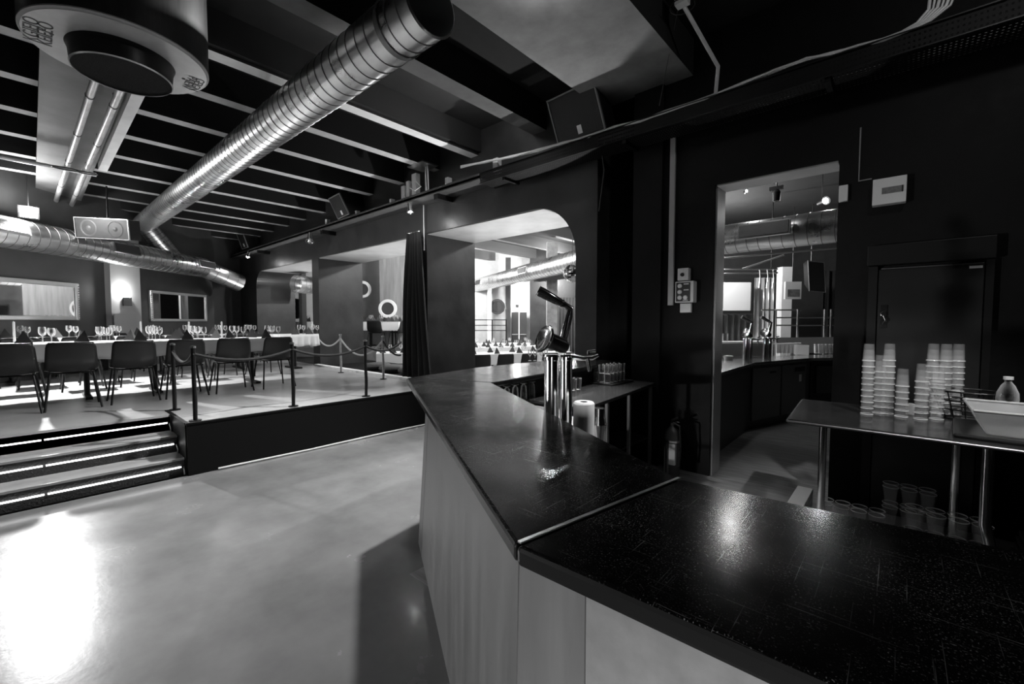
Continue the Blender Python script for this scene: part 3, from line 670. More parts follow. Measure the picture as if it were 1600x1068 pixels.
wv = wv * .86; hv = hv * .86
MB().obox(c - nv * .12, wv * .56, hv * .21, nv * .12).build('cabinet', blackp, t, bevel=.01)
MB().obox(c + nv * .006, wv * .545, hv * .19, nv * .005).build('grille', mat('smoky_grille', .035, .5), t)
for s_ in (-1, 1): MB().lathe([(.15, .012), (.13, .016), (.12, .010), (.05, .008), (.03, .02), (0, .022)], c + wv * s_ * .28, 24, nv).build('cone', mat('cone_grey', .09, .5), t, smooth=True)
m = MB()
for s_ in (-1, 1): m.obox(c + hv * s_ * .205 + nv * .01, wv * .56, hv * .006, nv * .012); m.obox(c + wv * s_ * .555 + nv * .01, wv * .006, hv * .21, nv * .012)
m.build('rim', silverf, t)
MB().tube([c - nv * .12 + hv * .2, Vector((c.x - nv.x * .12, c.y - nv.y * .12, TOP))], .014, 6).build('bracket', blackm, t)
# ================================================================== LEDGE AND TRAY
t = thing('timber_ledge', 'long worn timber ledge running above the arcade openings', 'ledge', (-9, 4.4, 3.5))
MB().box(-15.3, -4.32, 4.14, 4.499, 3.50, 3.535).box(-15.3, -4.32, 4.14, 4.165, 3.485, 3.566).build('board', mat('worn_dark_timber', .05, .5, mottle=.6, mscale=4, stretch=(.5, 6, 6), bump=.3), t)
for k in range(3): MB().box(-13.2 + 3.9 * k, -13.1 + 3.9 * k, 4.2, 4.499, 3.42, 3.50).build('bracket', blackm, t)
t = thing('cable_tray', 'black perforated cable tray running under the ceiling over the bar', 'tray', (-1.5, 4.3, 3.45))
MB().box(-4.31, 1.6, 4.14, 4.143, 3.42, 3.555).build('side_wall', slot, t)
MB().box(-4.31, 1.6, 4.143, 4.44, 3.418, 3.421).build('perforated_base', slot, t)
MB().box(-4.31, 1.6, 4.12, 4.145, 3.552, 3.56).box(-4.31, 1.6, 4.12, 4.145, 3.415, 3.422).build('lip', blackm, t)
MB().box(-4.31, 1.6, 4.436, 4.44, 3.421, 3.54).build('back_wall', mat('whitened_tray_back', .8, .6), t)  # whitened so the holes in front read as bright light
for k in range(4): MB().box(-3.9 + 1.7 * k, -3.86 + 1.7 * k, 4.145, 4.44, 3.38, 3.415).build('bracket', blackm, t)
wc = mat('white_cable', .75, .4)
bp_ = [(720, 262), (760, 254), (800, 246), (840, 236), (880, 224), (920, 214), (960, 200), (1000, 190), (1040, 176), (1100, 156), (1160, 132), (1210, 112), (1260, 93), (1300, 85), (1340, 74), (1380, 63), (1420, 48), (1455, 32), (1485, 8), (1500, -25)]
for k in range(6):
    pts = []
    for i, (x, y) in enumerate(bp_):
        sp_ = [0, 2, 1, 3, 2, 0, 3, 1][(i + k) % 8] * .9 if i < 16 else (k * 9 * (i - 15) / 4)
        p = Yp(x - (sp_ if i > 15 else 0), y - (sp_ if i <= 15 else -sp_ * .2), 4.13 + .008 * k); pts.append(p)
    tag(MB().tube(pts, .007 + (.003 if k % 2 else 0), 6).build('cable', wc, smooth=True), 'white cable of the bundle lying along the tray and rising at its right end', 'cable', 'white cables on the tray')
# odds on the ledge
for k, (x, y, s_) in enumerate(((700, 276, .07), (776, 254, .09), (511, 339, .07), (612, 313, .05), (558, 328, .05))):
    p = Yp(x, y, 4.25); tag(MB().box(p.x - s_ / 2, p.x + s_ / 2, 4.22, 4.30, 3.536, 3.54 + s_ * 1.6 + .05).build('junction_box', whitep, bevel=.004), 'small white box on the timber ledge, %s' % ['just right of the fixture cluster', 'the rightmost by the cable bundle', 'left of the tilted speaker', 'left of the fixture cluster', 'just right of the tilted speaker'][k], 'box', 'white boxes on the ledge')
t = thing('light_fixture_cluster', 'cluster of metal clamps, plates and white ballast boxes on the ledge', 'fixture', (-6.4, 4.25, 3.54))
p = Yp(650, 290, 4.2)
MB().box(p.x - .28, p.x - .2, 4.2, 4.3, 3.537, 3.85).box(p.x - .12, p.x + .0, 4.2, 4.28, 3.537, 3.93).box(p.x - .42, p.x - .33, 4.2, 4.3, 3.537, 3.80).build('ballast_box', whitep, t, bevel=.004)
MB().box(p.x - .02, p.x + .38, 4.05, 4.35, 3.98, 4.0).build('plate', brushed, t)
MB().tube([(p.x + .2, 4.25, 3.536), (p.x + .2, 4.25, 3.98)], .02, 8).tube([(p.x + .26, 4.25, 3.536), (p.x + .28, 4.22, 3.98)], .012, 8).build('strut', brushed, t)
MB().tube([(p.x + .0, 4.2, 3.8), (p.x + .1, 4.15, 3.75), (p.x + .2, 4.15, 3.66), (p.x + .05, 4.15, 3.63), (p.x - .1, 4.15, 3.7)], .008, 6).build('lead', whitep, t)
def spot(c, d, label, on=True, s=1.0):
    c = Vector(c); d = Vector(d).normalized(); t = thing('spotlight', label, 'lamp', c, 'small spotlights under the ledge')
    MB().lathe([(0, -.16 * s), (.035 * s, -.155 * s), (.04 * s, -.06 * s), (.062 * s, 0), (.055 * s, 0), (.03 * s, -.05 * s)], c, 18, d).build('can', chrome, t, smooth=True)
    if on: MB().lathe([(0, -.012 * s), (.03 * s, -.012 * s)], c, 14, d).build('bulb', bulb, t)
    MB().tube([c - d * .12 * s, c + Vector((0, .0, .14))], .008, 6).tube([c + Vector((0, 0, .14)), c + Vector((-.05, .02, .16)), c + Vector((-.06, .03, .05))], .006, 6).build('bracket', chrome, t)
    return t
spot(Yp(641, 332, 4.1), (.25, -.1, -1), 'chrome spotlight hanging off the ledge above the curtain')
spot(Yp(484, 377, 4.1), (.5, -.3, -1), 'chrome spotlight under the ledge above the second pillar', on=False, s=1.4)
spot(Yp(387, 402, 4.1), (.2, -.3, -1), 'chrome spotlight at the far end of the ledge', on=True, s=1.2)
lamp('ledge_spot_light', Yp(641, 338, 4.05), 6, .02); lamp('ledge_spot_light', Yp(387, 408, 4.0), 6, .02)
# hanging black cable, wire, conduit, tube light near the ceiling
tag(MB().tube([Yp(938, 208, 4.35), Yp(941, 240, 4.38), Yp(944, 266, 4.40), Yp(940, 300, 4.42), Yp(936, 330, 4.44)], .008, 6).build('hanging_cable', cbm), 'thin black cable hanging from the big speaker', 'cable')
tag(MB().tube([Yp(1060, 10, 4.0), Yp(1030, 165, 4.0)], .003, 5).build('tie_wire', mat('dull_wire', .12, .5, .5)), 'thin slanting wire from the ceiling to the tray', 'wire')
t = thing('drop_conduit', 'pale conduit slanting down from the ceiling onto the tray', 'pipe', Yp(1122, 105, 4.2))
MB().tube([Yp(1066, -8, 3.7), Yp(1070, 12, 3.75), Yp(1122, 104, 4.2), Yp(1118, 148, 4.2)], .017, 8).build('pipe', whitep, t, smooth=True)
pb = Yp(1066, 4, 3.7); MB().box(pb.x - .05, pb.x + .05, pb.y - .04, pb.y + .04, pb.z - .02, pb.z + .12).build('box', whitep, t)
MB().tube([pb + Vector((.10 * math.cos(a_), .1 * math.sin(a_), -.03)) for a_ in [i * .5 for i in range(13)]], .005, 5).build('wire_loop', cbm, t)
t = thing('tube_light', 'unlit pale strip batten fixed to the black ceiling at upper right', 'lamp', Zp(1380, 22, 4.2))
A_, B_ = Zp(1325, 40, 4.2), Zp(1440, -2, 4.2); MB().tube([A_, B_], .028, 8).build('batten', mat('grey_batten', .35, .5), t)
MB().tube([A_, A_ + Vector((0, 0, .14))], .01, 6).tube([B_, B_ + Vector((0, 0, .14))], .01, 6).build('hanger', blackm, t)
# ================================================================== BAR COUNTER
A, B = Vector((-2.93, 1.99)), Vector((-.567, .64)); Sx = Vector((-.462, 1.232)); I = Vector((-2.247, 2.268))
bar = thing('bar_counter', 'angular bar with scratched glossy black top and grey plywood front', 'bar', (-1.2, 1.3, 0))
zb, zt_ = 1.058, 1.10
def slab(poly, nm='countertop'):
    m = MB().prism(poly, zb, zt_); m.mi = [1, 0] + [1] * len(poly)
    return m.build(nm, [counter, wood_edge], bar, bevel=.010)
slab([A, B, Sx, I]); slab([B + Vector((.004, -.004)), (.35, .66), (2.2, .76), (2.2, 1.42), (.19, 1.287), Sx + Vector((.004, 0))])
slab([A + Vector((0, .004)), I + Vector((0, .004)), (-2.39, 4.46), (-3.02, 4.46), (-3.09, 2.9)])
u_ = (Sx - B).normalized(); n_ = Vector((-u_.y, u_.x))
MB().prism([B + n_ * .005 + u_ * .01, B - n_ * .005 + u_ * .01, Sx - n_ * .005, Sx + n_ * .005], zt_ - .001, zt_ + .0025).build('metal_seam', brushed, bar)
d_ = (B - A).normalized(); nn = Vector((-d_.y, d_.x))
def PL(s_, o_): return A + d_ * s_ + nn * o_
E1 = B + Vector((-.075, .075)); E2 = Vector((-.44, .70))
def tilt(name, b0, b1, t0, t1, mt=wood_front, th=.018):
    v = (b1 - b0).normalized(); n2 = Vector((-v.y, v.x)) * th
    bot = [(p.x, p.y, .0) for p in (b0, b1, b1 + n2, b0 + n2)]; top = [(p.x, p.y, zb - .001) for p in (t0, t1, t1 + n2, t0 + n2)]
    MB().frust(bot, top).build(name, mt, bar)
tilt('front_panel', PL(.51, .03), PL(.68, .03), PL(.86, .05), PL(.98, .05))
tilt('front_panel', PL(.688, .03), PL(2.60, .03), PL(.988, .05), PL(2.60, .05))
tilt('front_panel', PL(2.602, .032), E2, PL(2.602, .052), E2)
tilt('front_panel', E2 + Vector((.003, 0)), Vector((2.2, .80)), E2 + Vector((.003, 0)), Vector((2.2, .80)), mat('pale_grey_ply', .17, .6, mottle=.2, mscale=9, stretch=(2, 2, 2)))
MB().frust([(p[0], p[1], 0) for p in (PL(.53, .055), PL(2.5, .06), (-.43, .74), (2.2, .84), (2.2, 1.15), (-.2, 1.12), PL(2.3, .5), PL(.6, .52))], [(p[0], p[1], zb - .002) for p in (PL(.9, .07), PL(2.5, .08), (-.43, .74), (2.2, .84), (2.2, 1.15), (-.2, 1.12), PL(2.3, .5), PL(.9, .52))]).build('carcass', blackp, bar)
MB().box(-3.0, -2.45, 2.5, 4.44, 0, zb - .002).build('side_carcass', blackp, bar)
# workbench inside the bar
wb = thing('workbench', 'steel topped underbar workbench along the inside of the bar', 'workbench', (-2.0, 3.2, 0))
MB().prism([(-2.44, 2.75), (-1.75, 2.75), (-1.93, 4.44), (-2.44, 4.44)], .87, .90).build('worktop', mat('dark_worktop', .03, .25, rvar=.05), wb, bevel=.004)
MB().box(-2.42, -2.40, 2.8, 4.4, 0, .86).box(-2.40, -1.98, 2.8, 4.42, .30, .32).box(-2.40, -1.98, 2.8, 4.42, .02, .04).build('shelf', blackp, wb)
for yy, xx in ((2.82, -1.79), (3.25, -1.83), (3.75, -1.88), (4.35, -1.94)):
    MB().box(xx - .02, xx + .005, yy - .015, yy + .015, 0, .868).build('post', mat('post_grey', .10, .4), wb)
sb = thing('sink_bench', 'pale steel sink bench tucked under the inner edge of the bar', 'workbench', (-1.9, 2.3, 0))
MB().prism([PL(.95, .60), PL(1.55, .57), PL(1.55, .95), (-1.90, 2.72), (-2.40, 2.72)], .855, .87).build('worktop', mat('pale_worktop', .35, .3, .7), sb)
MB().prism([PL(1.552, .57), PL(2.30, .53), PL(2.30, .80), PL(1.552, .85)], .855, .87).build('drip_tray', rubber, sb)
for s_, o_ in ((1.2, .62), (2.25, .62), (2.25, .76), (1.2, .92)): MB().box(PL(s_, o_).x - .015, PL(s_, o_).x + .015, PL(s_, o_).y - .015, PL(s_, o_).y + .015, 0, .855).build('leg', brushed, sb)
# ------------------------------------------------------------------ beer tap
def beer_tap(T, sc, label, rt, z0, zc, gr=None):
    T = Vector(T); rt = Vector(rt).normalized(); bk = Vector((-rt.y, rt.x, 0)); up = Vector((0, 0, 1)); t = thing('beer_tap', label, 'tap', (T.x, T.y, z0), gr)
    def Q(a_, h_, b_=0.): return Vector((T.x, T.y, zc)) + rt * a_ * sc + bk * b_ * sc + up * h_ * sc
    base = z0 - zc
    MB().lathe([(.038 * sc, 0), (.038 * sc, -base - .03 * sc), (.042 * sc, -base - .028 * sc), (.042 * sc, -base - .012 * sc), (.036 * sc, -base - .01 * sc), (.034 * sc, -base), (0, -base)], (Q(-.035, 0).x, Q(-.035, 0).y, z0), 24).build('tower', chrome, t, smooth=True)
    MB().lathe([(.032 * sc, 0), (.032 * sc, -base - .03 * sc), (.036 * sc, -base - .028 * sc), (.036 * sc, -base - .012 * sc), (.03 * sc, -base - .01 * sc), (.028 * sc, -base), (0, -base)], (Q(.037, 0).x, Q(.037, 0).y, z0), 24).build('tower', chrome, t, smooth=True)
    ax = (Q(-.085, .075, -.055) - Q(.02, .03)).normalized()
    MB().lathe([(.0, -.005), (.030, 0), (.036, .02), (.040, .10), (.050, .125), (.062, .135), (.060, .139), (.05, .133), (.0, .128)] if sc == 1 else [(r * sc, h * sc) for r, h in ((0, 0), (.036, .02), (.04, .1), (.06, .135), (0, .13))], Q(.035, .035), 28, ax).build('medallion_body', blackm, t, smooth=True)
    MB().lathe([(0, .132 * sc), (.045 * sc, .134 * sc), (.066 * sc, .142 * sc), (.070 * sc, .136 * sc), (.066 * sc, .128 * sc), (.050 * sc, .120 * sc)], Q(.035, .035), 28, ax).build('medallion_rim', chrome, t, smooth=True)
    m = MB()
    for k in range(4):
        th = -.5 + .5 * k; o2 = (up * math.cos(th) - bk * math.sin(th) * 1.0); o2 = (o2 - ax * o2.dot(ax)).normalized() * .040 * sc
        m.tube([Q(.035, .035) + o2 + ax * .01 * sc, Q(.035, .035) + o2 + ax * .11 * sc], .0018 * sc, 5)
    m.build('chrome_line', chrome, t)
    MB().tube([Q(.01, .06), Q(.025, .12), Q(.04, .18), Q(.055, .235)], [.011 * sc, .013 * sc, .012 * sc, .014 * sc], 10).tube([Q(.03, .06), Q(.05, .13), Q(.06, .19), Q(.06, .235)], [.009 * sc] * 4, 10).build('lever_arm', chrome, t, smooth=True)
    MB().tube([Q(.065, .225), Q(.03, .248), Q(.01, .258), Q(-.075, .305), Q(-.10, .318)], [.016 * sc, .015 * sc, .020 * sc, .026 * sc, .026 * sc], 14).build('handle', glossp, t, smooth=True)
    MB().tube([Q(-.100, .318), Q(-.106, .3215)], [.027 * sc, .025 * sc], 14).tube([Q(.012, .2565), Q(.020, .253)], .022 * sc, 14).build('handle_cap', chrome, t, smooth=True)
    MB().tube([Q(.06, -.01), Q(.12, -.02), Q(.17, -.018), Q(.20, -.005)], [.016 * sc, .012 * sc, .012 * sc, .008 * sc], 10).tube([Q(.145, -.02), Q(.150, -.05), Q(.158, -.085)], [.013 * sc, .012 * sc, .010 * sc], 10).tube([Q(.15, 0), Q(.15, .015), Q(.185, .017)], .008 * sc, 8).build('spout', chrome, t, smooth=True)
    return t
glossp = mat('gloss_dark_handle', .35, .08, .9)
Tt = Dp(873, 552, 2.18)
beer_tap((Tt.x, Tt.y, 0), 1, 'tall chrome beer tap tower with tilted round medallion and bottle shaped handle', RT, .87, 1.385)
MB  # second, lower chrome cylinder beside the tap
pz = Dp(885, 640, 2.02)
tag(MB().lathe([(0, 0), (.020, 0), (.020, .145), (.022, .147), (.016, .165), (0, .168)], (pz.x, pz.y, .9), 18).build('chrome_canister', chrome, smooth=True), 'slim chrome canister standing in front of the tap tower', 'canister')
bpy.data.objects['chrome_canister'].location.z = -.028
# paper roll and stacked cups next to it
pr = Dp(912, 672, 2.05)
t = thing('paper_roll', 'upright white paper towel roll behind the bar beside the tap', 'paper roll', (pr.x, pr.y, .872))
MB().lathe([(.018, .30), (.044, .30), (.050, .293), (.050, 0), (.018, 0)], (pr.x, pr.y, .872), 32).build('paper', paper, t, smooth=True)
MB().lathe([(.018, .298), (.017, .298), (.017, .0)], (pr.x, pr.y, .872), 20).build('core', mat('cardboard', .12, .8), t, smooth=True)
pq = Dp(936, 668, 2.35)
t = thing('shaker_tin', 'dented steel shaker tin behind the paper roll', 'shaker', (pq.x, pq.y, .87))
MB().lathe([(0, 0), (.030, 0), (.042, .12), (.043, .125), (.038, .135), (.032, .17), (.03, .21), (0, .212)], (pq.x, pq.y, .872), 20).build('body', chrome, t, smooth=True)
# ------------------------------------------------------------------ glassware in the bar
def tumbler(name, pr_, n=14): return MB().lathe(pr_, n=n).build(name, glass, smooth=True)
GP = tumbler('beer_glass', [(.036, 0), (.0365, .003), (.030, .10), (.026, .15), (.012, .165), (.010, .170), (.034, .178), (.034, .182), (0, .182)]); GP['category'] = 'glass'; GP['label'] = ''
k = 0
for i in range(4):
    for j in range(3):
        base = Zp(792 + 13 * i - 4 * j, 634 - 3 * i - 8 * j, .87)
        put(GP, (base.x, base.y, .871), 'upturned footed beer glass on the sink bench, %s row, %s from the left' % (ORD[j], ORD[i]), 'upturned beer glasses', sc=.9); k += 1
GT = tumbler('tumbler', [(.0, .004), (.028, .004), (.030, 0), (.034, .09), (.033, .09), (.028, .01)]); GT['category'] = 'glass'; GT['label'] = ''
for lv in range(2):
    for i in range(5):
        for j in range(3):
            put(GT, (-2.385 + .075 * j, 3.99 + .078 * i - .02 * j, .915 + .094 * lv), 'clear tumbler in the %s tier of the tray, column %s, row %s' % (('lower', 'upper')[lv], ORD[i], ORD[j]), 'tumblers stacked on the workbench')
tag(MB().box(-2.44, -2.15, 3.90, 4.38, .901, .913).build('glass_tray', rubber, bevel=.004), 'black rubber tray under the stacked tumblers', 'tray')
for i in range(3):
    for j in range(2): put(GT, (-2.36 + .08 * j, 3.3 + .08 * i, .901), 'clear tumbler on the dark workbench behind the tap, column %s, row %s' % (ORD[i], ORD[j]), 'tumblers behind the tap', sc=1.25)
for i, px in enumerate((828, 836, 846, 853)):
    p = Zp(px, 563.5, 1.10); put(G0, (p.x, p.y, 1.101), 'small stemmed glass on the back strip of the bar, %s from the left' % ORD[i], 'glasses on the bar strip', sc=.62 if i < 2 else .6)
# bottles under the workbench
def bottle(c, h, r, label, mt, group):
    c = Vector(c); t = thing('bottle', label, 'bottle', c, group)
    MB().lathe([(0, 0), (r, 0), (r, h * .58), (r * .8, h * .66), (r * .36, h * .76), (r * .33, h * .95), (0, h * .95)], c, 16).build('body', mt, t, smooth=True)
    MB().lathe([(r * .38, h * .93), (r * .38, h), (0, h)], c, 12).build('cap', whitep, t, smooth=True)
    MB().lathe([(r * 1.01, h * .2), (r * 1.01, h * .5)], c, 16).build('label', mat('bottle_label', .3, .6), t, smooth=True)
    return t
dkg = mat('dark_bottle_glass', .012, .06)
for i in range(5): bottle((-2.12, 3.05 + .14 * i, .3215), .28, .036, 'dark bottle on the upper shelf of the workbench, %s from the left' % ORD[i], dkg, 'bottles under the workbench')
p = Zp(977, 700, .32); tag(MB().lathe([(0, 0), (.03, 0), (.032, .16), (0, .162)], (-1.98, 3.35, .042), 14).build('steel_cup', chrome, smooth=True), 'bright steel cup on the lowest shelf of the workbench', 'cup')
# fire extinguisher
ex = Vector((-1.68, 4.28, 0)); t = thing('fire_extinguisher', 'fire extinguisher standing on the floor against the wall left of the doorway', 'fire extinguisher', ex)
MB().lathe([(0, 0), (.07, 0), (.075, .01), (.075, .40), (.06, .46), (.03, .49), (.022, .50), (.022, .53), (0, .53)], ex, 24).build('cylinder', mat('extinguisher_grey', .10, .3), t, smooth=True)
MB().box(ex.x + .0, ex.x + .06, ex.y - .083, ex.y - .03, .13, .34).build('label', paper, t)
MB().lathe([(.0765, .345), (.0765, .365)], ex, 20).build('strap', brushed, t)
MB().tube([ex + Vector((0, 0, .52)), ex + Vector((0, 0, .56)), ex + Vector((.07, -.02, .60))], .013, 8).tube([ex + Vector((0, 0, .55)), ex + Vector((.08, -.02, .55))], .008, 6).build('valve_handle', blackm, t)
MB().tube([ex + Vector((0, 0, .54)), ex + Vector((.09, -.04, .52)), ex + Vector((.10, -.04, .3)), ex + Vector((.09, -.04, .12))], .010, 8).build('hose', rubber, t, smooth=True)
# ================================================================== THINGS ON THE BAR WALL
tag(MB().box(-1.83, -1.775, 4.47, 4.5, 1.72, 3.50).build('wall_strip', foam, bevel=.004), 'pale upright strip fixed to the black wall beside the column', 'strip')
a_, b_ = Yp(1055, 440, 4.4), Yp(1083, 472, 4.4)
t = thing('socket_panel', 'white wall panel with four round sockets on a black face', 'socket panel', ((a_.x + b_.x) / 2, 4.44, b_.z))
MB().box(a_.x, b_.x, 4.40, 4.499, b_.z, a_.z).build('housing', whitep, t, bevel=.006)
MB().box(a_.x + .012, b_.x - .03, 4.394, 4.40, b_.z + .012, a_.z - .012).build('black_face', blackp, t)
W_ = b_.x - a_.x - .042; H_ = a_.z - b_.z - .024
for fx, fz in ((.28, .82), (.28, .5), (.28, .2), (.68, .2)):
    MB().lathe([(0, 0), (.022, 0), (.022, .008), (.015, .014), (0, .014)], (a_.x + .012 + W_ * fx, 4.394, b_.z + .012 + H_ * fz), 18, (0, -1, 0)).build('socket', whitep, t, smooth=True)
for fz in (.97, .66): MB().box(a_.x + .012 + W_ * .55, a_.x + .012 + W_ * .9, 4.391, 4.394, b_.z + H_ * fz - .004, b_.z + H_ * fz + .006).build('switch_mark', whitep, t)
MB().box(a_.x + .012 + W_ * .5, a_.x + .012 + W_ * .85, 4.391, 4.394, b_.z + .02, b_.z + .028).build('switch_mark', whitep, t)
t = thing('isolator_switch', 'small white isolator box with a black knob above the socket panel', 'switch', (a_.x + .05, 4.47, a_.z + .02))
MB().box(a_.x + .01, a_.x + .12, 4.43, 4.499, a_.z + .012, a_.z + .135).build('box', whitep, t, bevel=.006)
MB().lathe([(0, 0), (.02, 0), (.018, .012), (0, .012)], (a_.x + .06, 4.43, a_.z + .07), 12, (0, -1, 0)).build('knob', inkm, t)
tag(MB().box(a_.x + .03, a_.x + .14, 4.46, 4.499, b_.z - .10, b_.z - .006).build('outlet_box', whitep, bevel=.005), 'plain pale outlet box directly under the socket panel', 'outlet')
a_, b_ = Yp(1364, 281, 4.42), Yp(1416, 314, 4.42)
t = thing('fuse_box', 'white fuse box with a row of grey breakers high on the black wall', 'fuse box', ((a_.x + b_.x) / 2, 4.46, b_.z))
MB().box(a_.x, b_.x, 4.42, 4.499, b_.z, a_.z).build('housing', whitep, t, bevel=.004)
MB().box(a_.x + .055, b_.x - .02, 4.415, 4.42, (a_.z + b_.z) / 2 - .022, (a_.z + b_.z) / 2 + .025).build('breaker_row', mat('breaker_grey', .16, .5, mottle=.4, mscale=60), t)
MB().box(b_.x - .028, b_.x - .02, 4.412, 4.416, (a_.z + b_.z) / 2 - .022, (a_.z + b_.z) / 2 + .025).build('dark_slot', inkm, t)
tag(MB().box(-.415, -.355, 4.46, 4.499, 2.53, 2.66).build('wall_plate', whitep, bevel=.004), 'small white plate on the wall at the upper right of the doorway', 'wall plate')
tag(MB().tube([(-.29, 4.495, 3.1), (-.29, 4.495, 2.68), (-.21, 4.495, 2.68)], .006, 6).build('thin_conduit', mat('dull_conduit', .25, .5)), 'thin vertical conduit leading to the fuse box', 'conduit')
# roller shutter cabinet door
t = thing('black_steel_cabinet', 'tall black steel door with hood and lock behind the side table', 'cabinet', (.13, 4.45, 0))
MB().box(-.215, .47, 4.40, 4.5, 1.985, 2.14).build('hood', blackm, t, bevel=.006)
MB().box(-.205, -.15, 4.44, 4.5, 0, 1.98).box(.425, .465, 4.44, 4.5, 0, 1.98).build('frame', blackm, t)
MB().box(-.145, .42, 4.455, 4.498, .02, 1.955).build('door', mat('satin_black_steel', .02, .30, mottle=.3, mscale=2), t, bevel=.004)
MB().box(-.13, .415, 4.435, 4.455, 1.955, 1.962).build('rail', mat('rail_grey', .3, .3, .8), t)
MB().box(-.125, -.085, 4.445, 4.456, 1.50, 1.68).lathe([(0, 0), (.02, 0), (.015, .02), (0, .02)], (-.105, 4.445, 1.61), 12, (0, -1, 0)).tube([(-.105, 4.43, 1.60), (-.09, 4.42, 1.56), (-.11, 4.42, 1.53)], .006, 6).build('lock', chrome, t)
MB().box(.345, .41, 4.450, 4.4545, 1.925, 1.943).build('sticker', paper, t)
# ================================================================== SIDE TABLE
st = thing('side_table', 'dark topped side table on tubular chrome legs against the wall', 'table', (.3, 3.9, 0))
MB().prism([(-.545, 3.37), (1.6, 3.37), (1.6, 4.33), (-.60, 4.33)], .872, .90).build('tabletop', mat('dark_gloss_tabletop', .03, .16, rvar=.06, mottle=.4, mscale=6), st, bevel=.006)
MB().tube([(-.55, 3.366, .886), (1.6, 3.366, .886)], .007, 6).tube([(-.55, 3.37, .886), (-.605, 4.33, .886)], .007, 6).build('edge_trim', mat('dull_trim', .25, .45, .8), st)
for x_, y_ in ((-.36, 3.46),): MB().tube([(x_, y_, .872), (x_, y_, .0)], .022, 14).build('leg', chrome, st, smooth=True)
MB().tube([(.38, 3.50, .872), (.38, 3.50, .42), (.395, 3.46, .34), (.41, 3.40, .2), (.42, 3.36, .0)], .026, 14).build('leg', chrome, st, smooth=True)
MB().tube([(.30, 4.1, .872), (.30, 4.1, .0)], .024, 14).build('leg', chrome, st, smooth=True)
CUP = MB().lathe([(.0350, .006), (.028, .118), (.0275, .12), (0, .12)], n=18).m(1).lathe([(.0355, 0), (.0375, .003), (.0355, .007), (.0345, .003), (.0355, 0)], n=18).build('plastic_cup', [plastic, rimp], smooth=True); CUP['category'] = 'cup'; CUP['label'] = ''
stacks = [(1354, 647, 10, 'tall left'), (1373, 645, 8, 'short second'), (1386, 646, 10, 'second tall'), (1408, 651, 6, 'lone low'), (1438, 655, 7, 'front middle'), (1454, 646, 10, 'back middle'), (1463, 655, 7, 'front right'), (1474, 648, 10, 'tall back right'), (1493, 648, 10, 'rightmost tall')]
for x_, y_, n_c, nm_ in stacks:
    p = Zp(x_, y_, .90)
    for k in range(n_c):
        put(CUP, (p.x, p.y, .901 + .0415 * k), 'clear plastic cup, %s from bottom of the %s stack on side table' % (ORD[k], nm_), 'stacked plastic cups on the side table', rz=0)
p = Zp(1422, 649, .90); tag(MB().lathe([(0, 0), (.022, 0), (.026, .075), (0, .08)], (p.x, p.y + .05, .901), 14).build('white_pot', whitep, smooth=True), 'small white pot between the cup stacks on the side table', 'pot')
# tub, tray, basket, bottle
tb = Vector((.62, 3.72, .90))
tag(MB().prism([(.235, 3.44), (1.15, 3.40), (1.15, 4.03), (.27, 4.01)], .901, .925).build('serving_tray', blackp, bevel=.01), 'black tray under the plastic tub on the side table', 'tray')
t = thing('plastic_tub', 'translucent plastic tub on a black tray at the right end of the side table', 'tub', (.7, 3.72, .926))
bot = [(.37, 3.50), (1.08, 3.50), (1.08, 3.86), (.37, 3.86)]; top = [(.31, 3.44), (1.14, 3.44), (1.14, 3.92), (.31, 3.92)]
m = MB()
for i in range(4):
    j = (i + 1) % 4
    m._add([(*bot[i], .93), (*bot[j], .93), (*top[j], 1.06), (*top[i], 1.06)], [(0, 1, 2, 3)])
m._add([(*p_, .93) for p_ in bot], [(0, 1, 2, 3)]); m.build('body', tubm, t, solid=.004)
m = MB()
for i in range(4):
    j = (i + 1) % 4; m.tube([(*top[i], 1.062), (*top[j], 1.062)], .008, 8)
m.build('rim', mat('milky_rim', .5, .25), t)
t = thing('black_basket', 'black wire basket behind the plastic tub', 'basket', (.36, 4.14, .90))
m = MB(); 
for k in range(14): a_ = k / 14 * 2 * math.pi; m.tube([(.36 + .13 * math.cos(a_), 4.14 + .10 * math.sin(a_), .905), (.36 + .19 * math.cos(a_), 4.14 + .13 * math.sin(a_), 1.09)], .004, 5)
for z_, s_ in ((.905, 1), (.97, 1.15), (1.03, 1.28), (1.09, 1.41)): m.tube([(.36 + .13 * s_ * math.cos(q_ / 20 * 2 * math.pi), 4.14 + .095 * s_ * math.sin(q_ / 20 * 2 * math.pi), z_) for q_ in range(21)], .006, 5)
m.build('wire_body', blackm, t)
t = thing('soda_bottle', 'clear round shouldered bottle with white cap and label standing behind the tub', 'bottle', (.495, 3.97, .9))
c = Vector((.495, 3.965, .926)); MB().lathe([(0, 0), (.043, 0), (.045, .02), (.045, .12), (.05, .15), (.047, .19), (.03, .235), (.016, .255), (.015, .275)], c, 22).build('body', glassmat('bottle_glass', .8, 1.5, .05, 1.0), t, smooth=True)
MB().lathe([(.0455, .09), (.0465, .135)], c, 22).build('label', whitep, t, smooth=True); MB().lathe([(0, .29), (.022, .29), (.022, .272), (0, .272)], c, 14).build('cap', whitep, t, smooth=True)
